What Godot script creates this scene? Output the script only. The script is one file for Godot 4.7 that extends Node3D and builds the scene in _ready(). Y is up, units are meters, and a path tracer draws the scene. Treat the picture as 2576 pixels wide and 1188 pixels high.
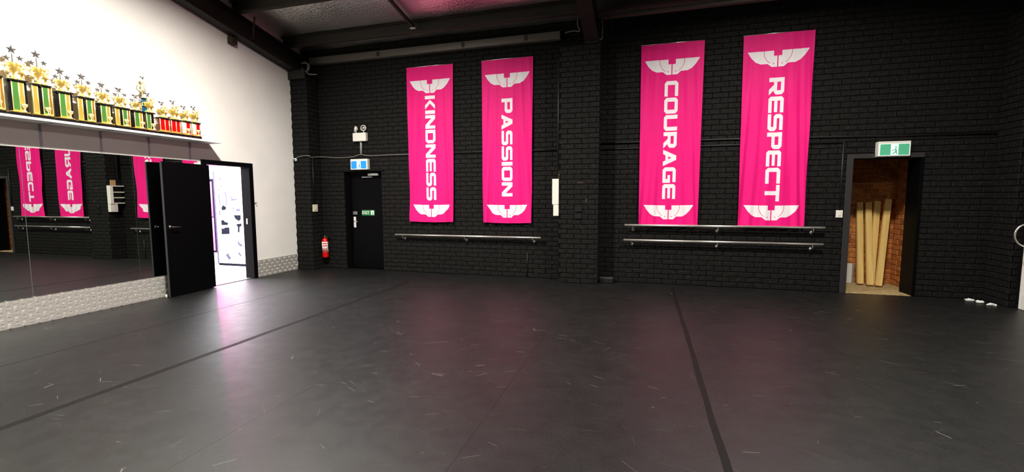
extends Node3D
# Dance studio: white gable wall with mirror and trophy shelf on the left, black brick wall with pink banners at the back.
# x runs along the back wall (0 = left wall), z comes towards the viewer (0 = back wall), y is up.

const ROOM_X := 11.85
const ROOM_Z := 16.0
const EYE := Vector3(7.01273, 1.5, 8.07274)

var used := {}
var M := {}
var rng := RandomNumberGenerator.new()

# ---------------------------------------------------------------- bookkeeping
func numbered(called: String) -> String:
	if not used.has(called):
		used[called] = 0
		return called
	used[called] += 1
	return "%s_%03d" % [called, used[called]]

func tag(o: Node, label := "", category := "", group := "", kind := ""):
	if label: o.set_meta("label", label)
	if category: o.set_meta("category", category)
	if group: o.set_meta("group", group)
	if kind: o.set_meta("kind", kind)
	return o

func thing(called: String, label: String, category: String, at := Vector3.ZERO, group := "", kind := "") -> Node3D:
	var o := Node3D.new()
	o.name = numbered(called)
	add_child(o)
	o.position = at
	tag(o, label, category, group, kind)
	return o

func obj(called: String, what, material: Material, parent: Node = null, xf := Transform3D.IDENTITY) -> MeshInstance3D:
	var o := MeshInstance3D.new()
	if what is SurfaceTool:
		what.generate_normals()
		o.mesh = what.commit()
	else:
		o.mesh = what
	o.material_override = material
	o.transform = xf
	if parent == null:
		o.name = numbered(called)
		add_child(o)
	else:
		o.name = called
		parent.add_child(o, true)
	return o

# ---------------------------------------------------------------- shapes
func mb(smooth := false) -> SurfaceTool:
	var st := SurfaceTool.new()
	st.begin(Mesh.PRIMITIVE_TRIANGLES)
	st.set_smooth_group(0 if smooth else -1)
	return st

func tri(st: SurfaceTool, a: Vector3, b: Vector3, c: Vector3):   # a, b, c anticlockwise seen from outside
	st.add_vertex(a); st.add_vertex(c); st.add_vertex(b)

func quad(st: SurfaceTool, a: Vector3, b: Vector3, c: Vector3, d: Vector3):
	tri(st, a, b, c); tri(st, a, c, d)

func bx(st: SurfaceTool, lo: Vector3, hi: Vector3, bevel := 0.0, xf := Transform3D.IDENTITY):
	var c := (lo + hi) / 2.0
	var h := (hi - lo) / 2.0
	var b: float = minf(bevel, minf(h.x, minf(h.y, h.z)) * 0.9)
	if b <= 0.0:
		for ax in 3:
			for s in [-1.0, 1.0]:
				var n := Vector3.ZERO; n[ax] = s
				var u := Vector3.ZERO; u[(ax + 1) % 3] = 1.0
				var v := Vector3.ZERO; v[(ax + 2) % 3] = s
				var q := []
				for k in [[-1, -1], [1, -1], [1, 1], [-1, 1]]:
					q.append(xf * (c + (n + u * k[0] + v * k[1]) * h))
				quad(st, q[0], q[1], q[2], q[3])
		return
	# chamfered: each face shrunk by b, joined by edge strips and corner triangles
	var P := {}
	for ax in 3:
		for i in 8:
			var s := Vector3(1 if i & 1 else -1, 1 if i & 2 else -1, 1 if i & 4 else -1)
			var p := s * (h - Vector3(b, b, b))
			p[ax] = s[ax] * h[ax]
			P[ax * 8 + i] = xf * (c + p)
	var bit := [1, 2, 4]
	for ax in 3:
		var u: int = (ax + 1) % 3
		var v: int = (ax + 2) % 3
		for s in 2:
			var base: int = bit[ax] * s
			var q := [base, base | bit[u], base | bit[u] | bit[v], base | bit[v]]
			if s == 0: q = [q[0], q[3], q[2], q[1]]
			quad(st, P[ax * 8 + q[0]], P[ax * 8 + q[1]], P[ax * 8 + q[2]], P[ax * 8 + q[3]])
		# edges that run along ax, between faces u and v
		for su in 2:
			for sv in 2:
				var e0: int = bit[u] * su | bit[v] * sv
				var e1: int = e0 | bit[ax]
				var a: Vector3 = P[u * 8 + e0]; var bb: Vector3 = P[u * 8 + e1]
				var cc: Vector3 = P[v * 8 + e1]; var d: Vector3 = P[v * 8 + e0]
				if su == sv: quad(st, d, cc, bb, a)
				else: quad(st, a, bb, cc, d)
	for i in 8:
		var a: Vector3 = P[i]; var b2: Vector3 = P[8 + i]; var c2: Vector3 = P[16 + i]
		var flips := (i & 1) + ((i >> 1) & 1) + ((i >> 2) & 1)
		if flips % 2 == 1: tri(st, a, b2, c2)
		else: tri(st, a, c2, b2)

func box_mesh(lo: Vector3, hi: Vector3, bevel := 0.0) -> ArrayMesh:
	var st := mb()
	bx(st, lo, hi, bevel)
	st.generate_normals()
	return st.commit()

func lathe(st: SurfaceTool, prof: Array, seg := 16, xf := Transform3D.IDENTITY):   # prof: [radius, height] from bottom to top on the outside
	for i in prof.size() - 1:
		var r0: float = prof[i][0]; var y0: float = prof[i][1]
		var r1: float = prof[i + 1][0]; var y1: float = prof[i + 1][1]
		for k in seg:
			var a0 := TAU * k / seg
			var a1 := TAU * (k + 1) / seg
			var p00 := xf * Vector3(cos(a0) * r0, y0, sin(a0) * r0)
			var p01 := xf * Vector3(cos(a1) * r0, y0, sin(a1) * r0)
			var p10 := xf * Vector3(cos(a0) * r1, y1, sin(a0) * r1)
			var p11 := xf * Vector3(cos(a1) * r1, y1, sin(a1) * r1)
			if r0 > 1e-6: tri(st, p00, p11, p01)
			if r1 > 1e-6: tri(st, p00, p10, p11)

func tube(st: SurfaceTool, pts: Array, r: float, seg := 8, caps := true):
	var rings := []
	var up := Vector3(0.137, 0.91, 0.39)
	for i in pts.size():
		var d: Vector3 = (pts[mini(i + 1, pts.size() - 1)] - pts[maxi(i - 1, 0)]).normalized()
		if absf(d.dot(up)) > 0.98: up = Vector3(0.9, 0.1, 0.3)
		var a := d.cross(up).normalized()
		var b := d.cross(a).normalized()
		up = -b if b.dot(up) < 0 else b
		var ring := []
		for k in seg:
			var t := TAU * k / seg
			ring.append(pts[i] + (a * cos(t) + d.cross(a) * sin(t)) * r)
		rings.append(ring)
	for i in rings.size() - 1:
		for k in seg:
			var k2: int = (k + 1) % seg
			quad(st, rings[i][k], rings[i][k2], rings[i + 1][k2], rings[i + 1][k])
	if caps:
		for k in seg:
			var k2: int = (k + 1) % seg
			tri(st, pts[0], rings[0][k2], rings[0][k])
			tri(st, pts[-1], rings[-1][k], rings[-1][k2])

func curve(ctrl: Array, n := 24) -> Array:   # Catmull-Rom through the points
	var out := []
	for i in ctrl.size() - 1:
		var p0: Vector3 = ctrl[maxi(i - 1, 0)]; var p1: Vector3 = ctrl[i]
		var p2: Vector3 = ctrl[i + 1]; var p3: Vector3 = ctrl[mini(i + 2, ctrl.size() - 1)]
		var m := maxi(2, int(n / float(ctrl.size() - 1)))
		for k in m:
			out.append(p1.cubic_interpolate(p2, p0, p3, k / float(m)))
	out.append(ctrl[-1])
	return out

func prism(st: SurfaceTool, pts: PackedVector2Array, o: Vector3, ex: Vector3, ey: Vector3, depth: Vector3):   # flat outline in o + ex, ey, pushed along depth
	if Geometry2D.is_polygon_clockwise(pts): pts.reverse()
	var ids := Geometry2D.triangulate_polygon(pts)
	var n := ex.cross(ey)
	var back := depth.dot(n) < 0
	var f := func(p: Vector2, d: float) -> Vector3: return o + ex * p.x + ey * p.y + depth * d
	for i in range(0, ids.size(), 3):
		var a := pts[ids[i]]; var b := pts[ids[i + 1]]; var c := pts[ids[i + 2]]
		if (b - a).cross(c - a) < 0:
			var t := b; b = c; c = t
		tri(st, f.call(a, 0.0 if back else 1.0), f.call(b, 0.0 if back else 1.0), f.call(c, 0.0 if back else 1.0))
		tri(st, f.call(a, 1.0 if back else 0.0), f.call(c, 1.0 if back else 0.0), f.call(b, 1.0 if back else 0.0))
	for i in pts.size():
		var a := pts[i]; var b := pts[(i + 1) % pts.size()]
		if back: quad(st, f.call(a, 1.0), f.call(b, 1.0), f.call(b, 0.0), f.call(a, 0.0))
		else: quad(st, f.call(a, 0.0), f.call(b, 0.0), f.call(b, 1.0), f.call(a, 1.0))

# ---------------------------------------------------------------- materials
func mat(called: String, c: Color, rough := 0.6, metal := 0.0, spec := 0.5) -> StandardMaterial3D:
	var m := StandardMaterial3D.new()
	m.resource_name = called
	m.albedo_color = c
	m.roughness = rough
	m.metallic = metal
	m.metallic_specular = spec
	M[called] = m
	return m

func noise_tex(freq: float, size := 512, normal := false, bump := 4.0, ramp: Gradient = null, octaves := 4, kind := FastNoiseLite.TYPE_SIMPLEX_SMOOTH) -> NoiseTexture2D:
	var n := FastNoiseLite.new()
	n.seed = 7
	n.noise_type = kind
	n.frequency = freq
	n.fractal_octaves = octaves
	var t := NoiseTexture2D.new()
	t.width = size; t.height = size
	t.seamless = true
	t.noise = n
	t.as_normal_map = normal
	t.bump_strength = bump
	if ramp: t.color_ramp = ramp
	return t

func grad(stops: Array) -> Gradient:
	var g := Gradient.new()
	var o := PackedFloat32Array(); var c := PackedColorArray()
	for s in stops:
		o.append(s[0]); c.append(s[1])
	g.offsets = o; g.colors = c
	return g

func triplanar(m: StandardMaterial3D, scale: float, world := true):
	m.uv1_triplanar = true
	m.uv1_world_triplanar = world
	m.uv1_scale = Vector3(scale, scale, scale)

func materials():
	var m := mat("white_paint", Color(0.93, 0.915, 0.89), 0.75)
	m.albedo_texture = noise_tex(0.006, 512, false, 1, grad([[0.0, Color(0.965, 0.965, 0.965)], [1.0, Color(1, 1, 1)]]))
	triplanar(m, 0.35)
	m = mat("black_brick", Color(1, 1, 1), 0.7, 0.0, 0.25)
	m.albedo_texture = noise_tex(0.02, 512, false, 1, grad([[0.0, Color(0.070, 0.067, 0.064)], [0.6, Color(0.100, 0.095, 0.090)], [1.0, Color(0.145, 0.137, 0.128)]]))
	m.normal_enabled = true
	m.normal_texture = noise_tex(0.05, 512, true, 6.0)
	m.normal_scale = 0.6
	triplanar(m, 1.3)
	mat("black_mortar", Color(0.06, 0.058, 0.056), 0.9, 0.0, 0.1)
	m = mat("black_paint", Color(0.06, 0.058, 0.057), 0.6, 0.0, 0.3)
	mat("black_door", Color(0.026, 0.026, 0.030), 0.45, 0.0, 0.14)
	mat("black_plastic", Color(0.07, 0.07, 0.07), 0.4)
	m = mat("orange_brick", Color(1, 1, 1), 0.85)
	m.albedo_texture = noise_tex(0.03, 512, false, 1, grad([[0.0, Color(0.58, 0.30, 0.12)], [0.5, Color(0.76, 0.46, 0.20)], [1.0, Color(0.86, 0.60, 0.30)]]))
	triplanar(m, 1.0)
	m = mat("red_brick", Color(1, 1, 1), 0.85)
	m.albedo_texture = noise_tex(0.03, 512, false, 1, grad([[0.0, Color(0.46, 0.22, 0.09)], [0.5, Color(0.64, 0.35, 0.14)], [1.0, Color(0.78, 0.48, 0.21)]]))
	triplanar(m, 1.0)
	mat("mortar", Color(0.66, 0.55, 0.40), 0.95)
	floor_material()
	mat("floor_tape", Color(0.075, 0.065, 0.062), 0.6, 0.0, 0.25)
	mat("mirror", Color(0.86, 0.89, 0.87), 0.0, 1.0)
	mat("mirror_edge", Color(0.35, 0.42, 0.38), 0.2)
	m = mat("tread_plate", Color(0.84, 0.825, 0.80), 0.40, 0.6)
	mat("chrome", Color(0.86, 0.85, 0.83), 0.16, 1.0)
	mat("brushed_steel", Color(0.80, 0.79, 0.77), 0.30, 1.0)
	mat("steel_black", Color(0.15, 0.145, 0.13), 0.6, 0.0, 0.4)
	mat("galvanised", Color(0.42, 0.40, 0.37), 0.5, 0.5)
	mat("purlin_grey", Color(0.17, 0.16, 0.135), 0.6, 0.0)
	m = mat("foil", Color(0.95, 0.93, 0.91), 0.34, 1.0)
	m.normal_enabled = true
	m.normal_texture = foil_normal()
	m.normal_scale = 1.0
	triplanar(m, 1.6)
	mat("white_plastic", Color(0.88, 0.87, 0.83), 0.45)
	mat("cream_plastic", Color(0.86, 0.82, 0.70), 0.5)
	mat("grey_plastic", Color(0.55, 0.55, 0.54), 0.5)
	mat("cable_grey", Color(0.42, 0.41, 0.38), 0.6)
	mat("cable_black", Color(0.06, 0.06, 0.06), 0.5)
	mat("cardboard", Color(0.72, 0.55, 0.36), 0.9)
	mat("red_paint", Color(0.80, 0.03, 0.03), 0.3)
	mat("paper", Color(0.90, 0.90, 0.88), 0.9)
	mat("sign_green", Color(0.03, 0.46, 0.22), 0.5)
	mat("gold", Color(0.95, 0.82, 0.42), 0.28, 0.7)
	mat("pale_gold", Color(0.96, 0.91, 0.70), 0.3, 0.6)
	mat("silver", Color(0.62, 0.61, 0.60), 0.3, 0.9)
	mat("marble_black", Color(0.05, 0.05, 0.05), 0.25)
	mat("trophy_green", Color(0.30, 0.52, 0.22), 0.3, 0.4)
	mat("trophy_gold", Color(0.78, 0.66, 0.26), 0.3, 0.5)
	mat("trophy_amber", Color(0.66, 0.45, 0.14), 0.3, 0.5)
	mat("trophy_black", Color(0.07, 0.06, 0.05), 0.25)
	mat("trophy_red", Color(0.78, 0.03, 0.04), 0.3, 0.3)
	mat("trophy_blue", Color(0.10, 0.42, 0.62), 0.28, 0.6)
	mat("trophy_white", Color(0.92, 0.90, 0.88), 0.35)
	m = mat("pale_timber", Color(1, 1, 1), 0.7)
	m.albedo_texture = noise_tex(0.02, 256, false, 1, grad([[0.0, Color(0.88, 0.72, 0.40)], [1.0, Color(0.96, 0.83, 0.53)]]))
	m.uv1_triplanar = true
	m.uv1_scale = Vector3(3, 0.25, 3)
	m = mat("old_timber_floor", Color(1, 1, 1), 0.8)
	m.albedo_texture = noise_tex(0.03, 256, false, 1, grad([[0.0, Color(0.56, 0.47, 0.31)], [1.0, Color(0.76, 0.66, 0.47)]]))
	triplanar(m, 1.5)
	mat("side_room_white", Color(0.93, 0.93, 0.93), 0.6)
	mat("side_room_floor", Color(0.80, 0.78, 0.78), 0.5)
	mat("print_dark", Color(0.08, 0.09, 0.12), 0.9, 0.0, 0.1)
	mat("print_grey", Color(0.28, 0.26, 0.34), 0.9, 0.0, 0.1)
	glow("lamp_glow", Color(1.0, 0.97, 0.90), 4.0)
	glow("panel_glow", Color(0.97, 0.98, 1.0), 3.0)
	glow("pink_glow", Color(1.0, 0.32, 0.84), 1.0)
	glow("sign_white_glow", Color(0.85, 0.92, 0.92), 0.09)
	glow("sign_blue_glow", Color(0.05, 0.48, 0.95), 0.15)
	glow("sign_green_glow", Color(0.30, 0.66, 0.50), 0.06)

func glow(called: String, c: Color, e: float):
	var m := mat(called, c, 0.5)
	m.emission_enabled = true
	m.emission = c
	m.emission_energy_multiplier = e

func floor_material():
	# scuffed black dance vinyl: speckled base, thin pale scratches, dull rubbed marks; repeats every 5 m
	var S := 2048
	var n := FastNoiseLite.new()
	n.seed = 3; n.frequency = 0.004; n.fractal_octaves = 5
	var base := n.get_seamless_image(S, S)
	base.convert(Image.FORMAT_RGB8)
	var n2 := FastNoiseLite.new()
	n2.seed = 9; n2.frequency = 0.15; n2.fractal_octaves = 2
	var fine := n2.get_seamless_image(S, S)
	fine.convert(Image.FORMAT_RGB8)
	var a := base.get_data(); var b := fine.get_data()
	for i in range(0, a.size(), 3):
		var v := 17.0 + (a[i] - 128) * 0.035 + (b[i] - 128) * 0.13
		a[i] = int(v); a[i + 1] = int(v * 0.985); a[i + 2] = int(v * 0.955)
	var img := Image.create_from_data(S, S, false, Image.FORMAT_RGB8, a)
	rng.seed = 21
	for k in 1300:
		var p := Vector2(rng.randf() * S, rng.randf() * S)
		var ang := rng.randf_range(-0.7, 0.7) + (PI if rng.randf() < 0.5 else 0.0)
		if rng.randf() < 0.3: ang = rng.randf() * TAU
		var length := rng.randf_range(6, 55) * (2.0 if rng.randf() < 0.06 else 1.0)
		var bend := rng.randf_range(-0.0025, 0.0025)
		var tone := rng.randf_range(30, 66) if rng.randf() < 0.86 else rng.randf_range(80, 150)
		if rng.randf() < 0.22: tone = rng.randf_range(9, 14)
		var wide := 1 if rng.randf() < 0.8 else 2
		var c := Color8(int(tone), int(tone * 0.97), int(tone * 0.92))
		for s in int(length):
			p += Vector2.from_angle(ang); ang += bend
			for wx in wide:
				img.set_pixel(posmod(int(p.x) + wx, S), posmod(int(p.y), S), c)
	for k in 60:   # small worn spots
		var p := Vector2(rng.randf() * S, rng.randf() * S)
		var t := int(rng.randf_range(70, 140))
		for s in 14:
			var q := p + Vector2(rng.randfn(0, 3), rng.randfn(0, 3))
			img.set_pixel(posmod(int(q.x), S), posmod(int(q.y), S), Color8(t, t, int(t * 0.94)))
	img.generate_mipmaps()
	var m := mat("dance_vinyl", Color(1, 1, 1), 1.0, 0.0, 0.5)
	m.albedo_texture = ImageTexture.create_from_image(img)
	m.roughness_texture = noise_tex(0.05, 512, false, 1, grad([[0.0, Color(0.43, 0.43, 0.43)], [1.0, Color(0.50, 0.50, 0.50)]]))
	triplanar(m, 0.2)

func foil_normal() -> ImageTexture:
	# crumpled foil with the square wire mesh that carries it
	var S := 512
	var n := FastNoiseLite.new()
	n.seed = 5; n.frequency = 0.02; n.fractal_octaves = 4
	var img := n.get_seamless_image(S, S)
	img.convert(Image.FORMAT_L8)
	var d := img.get_data()
	for y in S:
		for x in S:
			if x % 32 < 3 or y % 32 < 3:
				d[y * S + x] = mini(255, d[y * S + x] + 60)
	img = Image.create_from_data(S, S, false, Image.FORMAT_L8, d)
	img.convert(Image.FORMAT_RGBA8)
	img.bump_map_to_normal_map(5.0)
	return ImageTexture.create_from_image(img)

# ---------------------------------------------------------------- banner print
const GLYPH := {
	"I": [0.32, [[[0, 0], [0.32, 0], [0.32, 1], [0, 1]]]],
	"K": [1.2, [[[0, 0], [0.3, 0], [0.3, 1], [0, 1]], [[0.36, 0.5], [0.82, 1], [1.2, 1], [0.7, 0.5], [1.2, 0], [0.82, 0]]]],
	"N": [1.2, [[[0, 0], [0.28, 0], [0.28, 0.62], [0.86, 0], [1.2, 0], [1.2, 1], [0.92, 1], [0.92, 0.38], [0.34, 1], [0, 1]]]],
	"D": [1.2, [[[0, 0], [0.98, 0], [1.2, 0.22], [1.2, 0.78], [0.98, 1], [0, 1]], [[0.29, 0.24], [0.86, 0.24], [0.91, 0.3], [0.91, 0.7], [0.86, 0.76], [0.29, 0.76]]]],
	"E": [1.15, [[[0.15, 0], [1.15, 0], [1.15, 0.23], [0.3, 0.23], [0.3, 0.39], [1.1, 0.39], [1.1, 0.6], [0.3, 0.6], [0.3, 0.77], [1.15, 0.77], [1.15, 1], [0.15, 1], [0, 0.86], [0, 0.14]]]],
	"S": [1.2, [[[0, 0], [1.02, 0], [1.2, 0.15], [1.2, 0.47], [1.04, 0.61], [0.3, 0.61], [0.3, 0.77], [1.15, 0.77], [1.15, 1], [0.18, 1], [0, 0.85], [0, 0.53], [0.16, 0.39], [0.9, 0.39], [0.9, 0.23], [0, 0.23]]]],
	"P": [1.2, [[[0, 0], [0.3, 0], [0.3, 0.3], [1.02, 0.3], [1.2, 0.45], [1.2, 0.85], [1.02, 1], [0, 1]], [[0.3, 0.53], [0.9, 0.53], [0.9, 0.77], [0.3, 0.77]]]],
	"A": [1.26, [[[0, 0], [0.33, 0], [0.43, 0.18], [0.83, 0.18], [0.93, 0], [1.26, 0], [0.8, 1], [0.46, 1]], [[0.53, 0.39], [0.73, 0.39], [0.63, 0.64]]]],
	"O": [1.2, [[[0.18, 0], [1.02, 0], [1.2, 0.16], [1.2, 0.84], [1.02, 1], [0.18, 1], [0, 0.84], [0, 0.16]], [[0.3, 0.24], [0.9, 0.24], [0.9, 0.76], [0.3, 0.76]]]],
	"C": [1.15, [[[0.18, 0], [1.15, 0], [1.15, 0.24], [0.3, 0.24], [0.3, 0.76], [1.15, 0.76], [1.15, 1], [0.18, 1], [0, 0.84], [0, 0.16]]]],
	"U": [1.2, [[[0, 1], [0, 0.16], [0.18, 0], [1.02, 0], [1.2, 0.16], [1.2, 1], [0.9, 1], [0.9, 0.24], [0.3, 0.24], [0.3, 1]]]],
	"R": [1.24, [[[0, 0], [0.3, 0], [0.3, 0.32], [0.5, 0.32], [0.84, 0], [1.24, 0], [0.9, 0.32], [1.02, 0.32], [1.2, 0.46], [1.2, 0.85], [1.02, 1], [0, 1]], [[0.3, 0.54], [0.9, 0.54], [0.9, 0.77], [0.3, 0.77]]]],
	"G": [1.2, [[[0.18, 0], [1.2, 0], [1.2, 0.57], [0.6, 0.57], [0.6, 0.37], [0.9, 0.37], [0.9, 0.24], [0.3, 0.24], [0.3, 0.76], [1.15, 0.76], [1.15, 1], [0.18, 1], [0, 0.84], [0, 0.16]]]],
	"T": [1.2, [[[0.45, 0], [0.75, 0], [0.75, 0.76], [1.2, 0.76], [1.2, 1], [0, 1], [0, 0.76], [0.45, 0.76]]]],
}

func fill(img: Image, polys: Array, c: Color):   # even-odd scanline fill, points in pixels
	var lo := 1e9; var hi := -1e9
	for p in polys:
		for q in p:
			lo = minf(lo, q.y); hi = maxf(hi, q.y)
	for y in range(maxi(0, int(lo)), mini(img.get_height(), int(hi) + 1)):
		var xs := []
		for p in polys:
			for i in p.size():
				var a: Vector2 = p[i]; var b: Vector2 = p[(i + 1) % p.size()]
				if (a.y <= y + 0.5) != (b.y <= y + 0.5):
					xs.append(a.x + (y + 0.5 - a.y) / (b.y - a.y) * (b.x - a.x))
		xs.sort()
		for i in range(0, xs.size() - 1, 2):
			var x0 := int(round(xs[i])); var x1 := int(round(xs[i + 1]))
			if x1 > x0: img.fill_rect(Rect2i(x0, y, x1 - x0, 1), c)

func banner_texture(word: String, text_from: float, text_to: float) -> ImageTexture:
	var ppm := 512.0
	var W := int(0.984 * ppm); var H := int(2.99 * ppm)
	var img := Image.create(W, H, false, Image.FORMAT_RGB8)
	var pink := Color8(232, 22, 122)
	var ink := Color8(238, 230, 234)
	img.fill(pink)
	# word, turned so that it reads downwards
	var total := 0.0
	for ch in word: total += GLYPH[ch][0]
	var tall := 0.215
	var run: float = text_to - text_from
	var gap := 0.1
	var k: float = run / (total + gap * (word.length() - 1))
	var at := text_from
	for ch in word:
		var ps := []
		for p in GLYPH[ch][1]:
			var q := []
			for v in p:
				q.append(Vector2((0.492 + (v[1] - 0.5) * tall) * ppm, (at + v[0] * k) * ppm))
			ps.append(q)
		fill(img, ps, ink)
		at += (GLYPH[ch][0] + gap) * k
	# winged emblem above and below the word
	for e in [[0.26, 0.43, 0.245], [2.65, 0.41, 0.235]]:
		for s in [-1.0, 1.0]:
			var half := [[1.0, 0.0], [0.45, 0.0], [0.13, 0.0], [0.13, 0.32], [0.02, 0.32], [0.02, 1.0], [0.2, 1.0], [0.33, 0.8], [0.56, 0.8], [0.72, 0.66], [0.86, 0.4], [0.95, 0.15]]
			var q := []
			for v in half: q.append(Vector2((0.492 + s * v[0] * e[1]) * ppm, (e[0] + v[1] * e[2]) * ppm))
			fill(img, [q], ink)
			var arc := [[0.455, 0.0], [0.45, 0.22], [0.415, 0.42], [0.35, 0.6], [0.25, 0.76]]
			for i in arc.size() - 1:
				var a := Vector2((0.492 + s * arc[i][0] * e[1]) * ppm, (e[0] + arc[i][1] * e[2]) * ppm)
				var b := Vector2((0.492 + s * arc[i + 1][0] * e[1]) * ppm, (e[0] + arc[i + 1][1] * e[2]) * ppm)
				var d := (b - a).orthogonal().normalized() * 1.6
				fill(img, [[a - d, b - d, b + d, a + d]], pink.darkened(0.1))
			var dot := Vector2((0.492 + s * 0.14 * e[1]) * ppm, (e[0] + 0.8 * e[2]) * ppm)
			fill(img, [[dot + Vector2(-5, -4), dot + Vector2(5, -4), dot + Vector2(0, 6)]], pink)
	img.generate_mipmaps()
	return ImageTexture.create_from_image(img)

func banner(word: String, x0: float, text_from: float, text_to: float, phase: float, label: String):
	var root := thing("banner", label, "banner", Vector3(x0 + 0.492, 1.03, 0.0), "pink banners on the black brick wall")
	var m := mat("banner_cloth_" + word.to_lower(), Color(1, 1, 1), 0.6, 0.0, 0.3)
	m.albedo_texture = banner_texture(word, text_from, text_to)
	var st := mb(true)
	var NX := 60; var NY := 90
	var P := []
	for j in NY + 1:
		var v := j / float(NY)
		var row := []
		for i in NX + 1:
			var u := i / float(NX)
			var c := absf(u - 0.5) * 2.0
			var grow := pow(v, 1.1)
			var lean := (u - 0.5) * (1.0 - 0.35 * v)   # folds fan out from the top corners
			var fold := sin(TAU * (lean * 6.3 + phase + 0.22 * sin(v * 2.6 + phase * 3.0))) * 0.6
			fold += sin(TAU * (lean * 13.0 + phase * 2.0 + 0.3 * v)) * 0.32 * (0.25 + c)
			fold += sin(TAU * (c * 3.6 - v * 1.25 + phase)) * 0.55 * c * (0.25 + v)
			var z := 0.056 + (0.10 + 0.90 * grow) * 0.023 * fold * (0.55 + 0.6 * c) - 0.02 * (1.0 - v) + 0.002 * sin(TAU * (u * 2.0 + v * 3.0 + phase))
			var narrow := 1.0 - 0.055 * pow(v, 0.9) * (1.0 if u > 0.5 else 0.55)
			var y := 2.99 * (1.0 - v) + (0.012 * sin(u * PI) * (-1.0) * v)
			row.append(Vector3((u - 0.5) * 0.984 * narrow, y, clampf(z, 0.012, 0.073)))
		P.append(row)
	for j in NY:
		for i in NX:
			for t in [[[0, 0], [1, 0], [1, 1]], [[0, 0], [1, 1], [0, 1]]]:   # clockwise from the front
				for k in t:
					st.set_uv(Vector2((i + k[0]) / float(NX), (j + k[1]) / float(NY)))
					st.add_vertex(P[j + k[1]][i + k[0]])
	obj("cloth", st, m, root)
	st = mb(true)
	tube(st, [Vector3(-0.497, 2.992, 0.03), Vector3(0.497, 2.992, 0.03)], 0.009, 8)
	obj("top_rod", st, M.brushed_steel, root)
	for x in [-0.45, 0.0, 0.45]:
		st = mb()
		bx(st, Vector3(x - 0.012, 2.98, 0.004), Vector3(x + 0.012, 3.004, 0.026), 0.003)
		obj("rod_clip", st, M.grey_plastic, root)

# ---------------------------------------------------------------- brickwork
func brick_mesh(l: float, h: float, d: float, seed_: int) -> ArrayMesh:
	# front face at +z, chamfered and slightly uneven; the back is buried in the mortar
	var r := RandomNumberGenerator.new(); r.seed = seed_
	var st := mb()
	var b := 0.005
	var f := []; var g := []
	for s in [[-1, -1], [1, -1], [1, 1], [-1, 1]]:
		f.append(Vector3(s[0] * (l / 2 - b), s[1] * (h / 2 - b), d + r.randf_range(-0.0015, 0.0015)))
		g.append(Vector3(s[0] * l / 2 + r.randf_range(-0.0015, 0.0015), s[1] * h / 2 + r.randf_range(-0.001, 0.001), d - b))
	quad(st, f[0], f[1], f[2], f[3])
	for i in 4:
		var k: int = (i + 1) % 4
		quad(st, g[i], g[k], f[k], f[i])
		quad(st, g[i] * Vector3(1, 1, 0), g[k] * Vector3(1, 1, 0), g[k], g[i])
	st.generate_normals()
	return st.commit()

var brick_cache := {}
func brick_of(l: float, v: int) -> ArrayMesh:
	var key := "%d_%d" % [int(round(l * 200)), v]
	if not brick_cache.has(key):
		brick_cache[key] = brick_mesh(round(l * 200) / 200.0, 0.076, 0.012, v + 11)
	return brick_cache[key]

func lay(length: float, height: float, holes: Array, offset := 0.0) -> Array:   # [centre x, centre y, length] of each brick in running bond
	var out := []
	var rows := int(height / 0.086)
	for j in rows:
		var y0 := j * 0.086 + 0.005
		var x := -0.24 + (0.12 if j % 2 == 0 else 0.0) + offset
		while x < length:
			var spans := [[maxf(x + 0.005, 0.0), minf(x + 0.235, length)]]
			for hole in holes:
				if y0 < hole[3] and y0 + 0.076 > hole[2]:
					var nx := []
					for s in spans:
						if s[1] <= hole[0] or s[0] >= hole[1]: nx.append(s)
						else:
							if s[0] < hole[0]: nx.append([s[0], hole[0]])
							if s[1] > hole[1]: nx.append([hole[1], s[1]])
					spans = nx
			for s in spans:
				if s[1] - s[0] > 0.03: out.append([(s[0] + s[1]) / 2.0, y0 + 0.038, s[1] - s[0]])
			x += 0.24
	return out

func place_bricks(parent: Node3D, list: Array, xf: Transform3D, material, most: int, rank: Callable):
	# the bricks that show largest are parts of their own, the rest one part
	if list.size() > most: list.sort_custom(func(a, b): return rank.call(a) < rank.call(b))
	var rest := SurfaceTool.new()
	rest.begin(Mesh.PRIMITIVE_TRIANGLES)
	var any := false
	for i in list.size():
		var b: Array = list[i]
		var local := Transform3D(Basis.from_euler(Vector3(rng.randfn(0, 0.004), rng.randfn(0, 0.004), rng.randfn(0, 0.003))), Vector3(b[0], b[1], rng.randf_range(-0.002, 0.002)))
		var me := brick_of(b[2], i % 3)
		if i < most:
			obj("brick", me, material[i % material.size()] if material is Array else material, parent, xf * local)
		else:
			rest.append_from(me, 0, xf * local)
			any = true
	if any:
		var o := MeshInstance3D.new()
		o.name = "brickwork"
		o.mesh = rest.commit()
		o.material_override = material[0] if material is Array else material
		parent.add_child(o, true)
		o.set_meta("kind", "stuff")

# ---------------------------------------------------------------- the room
func roof_y(z: float, a: float) -> float:
	return a + 0.196 * (z if z < 8.0 else 16.0 - z)

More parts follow.
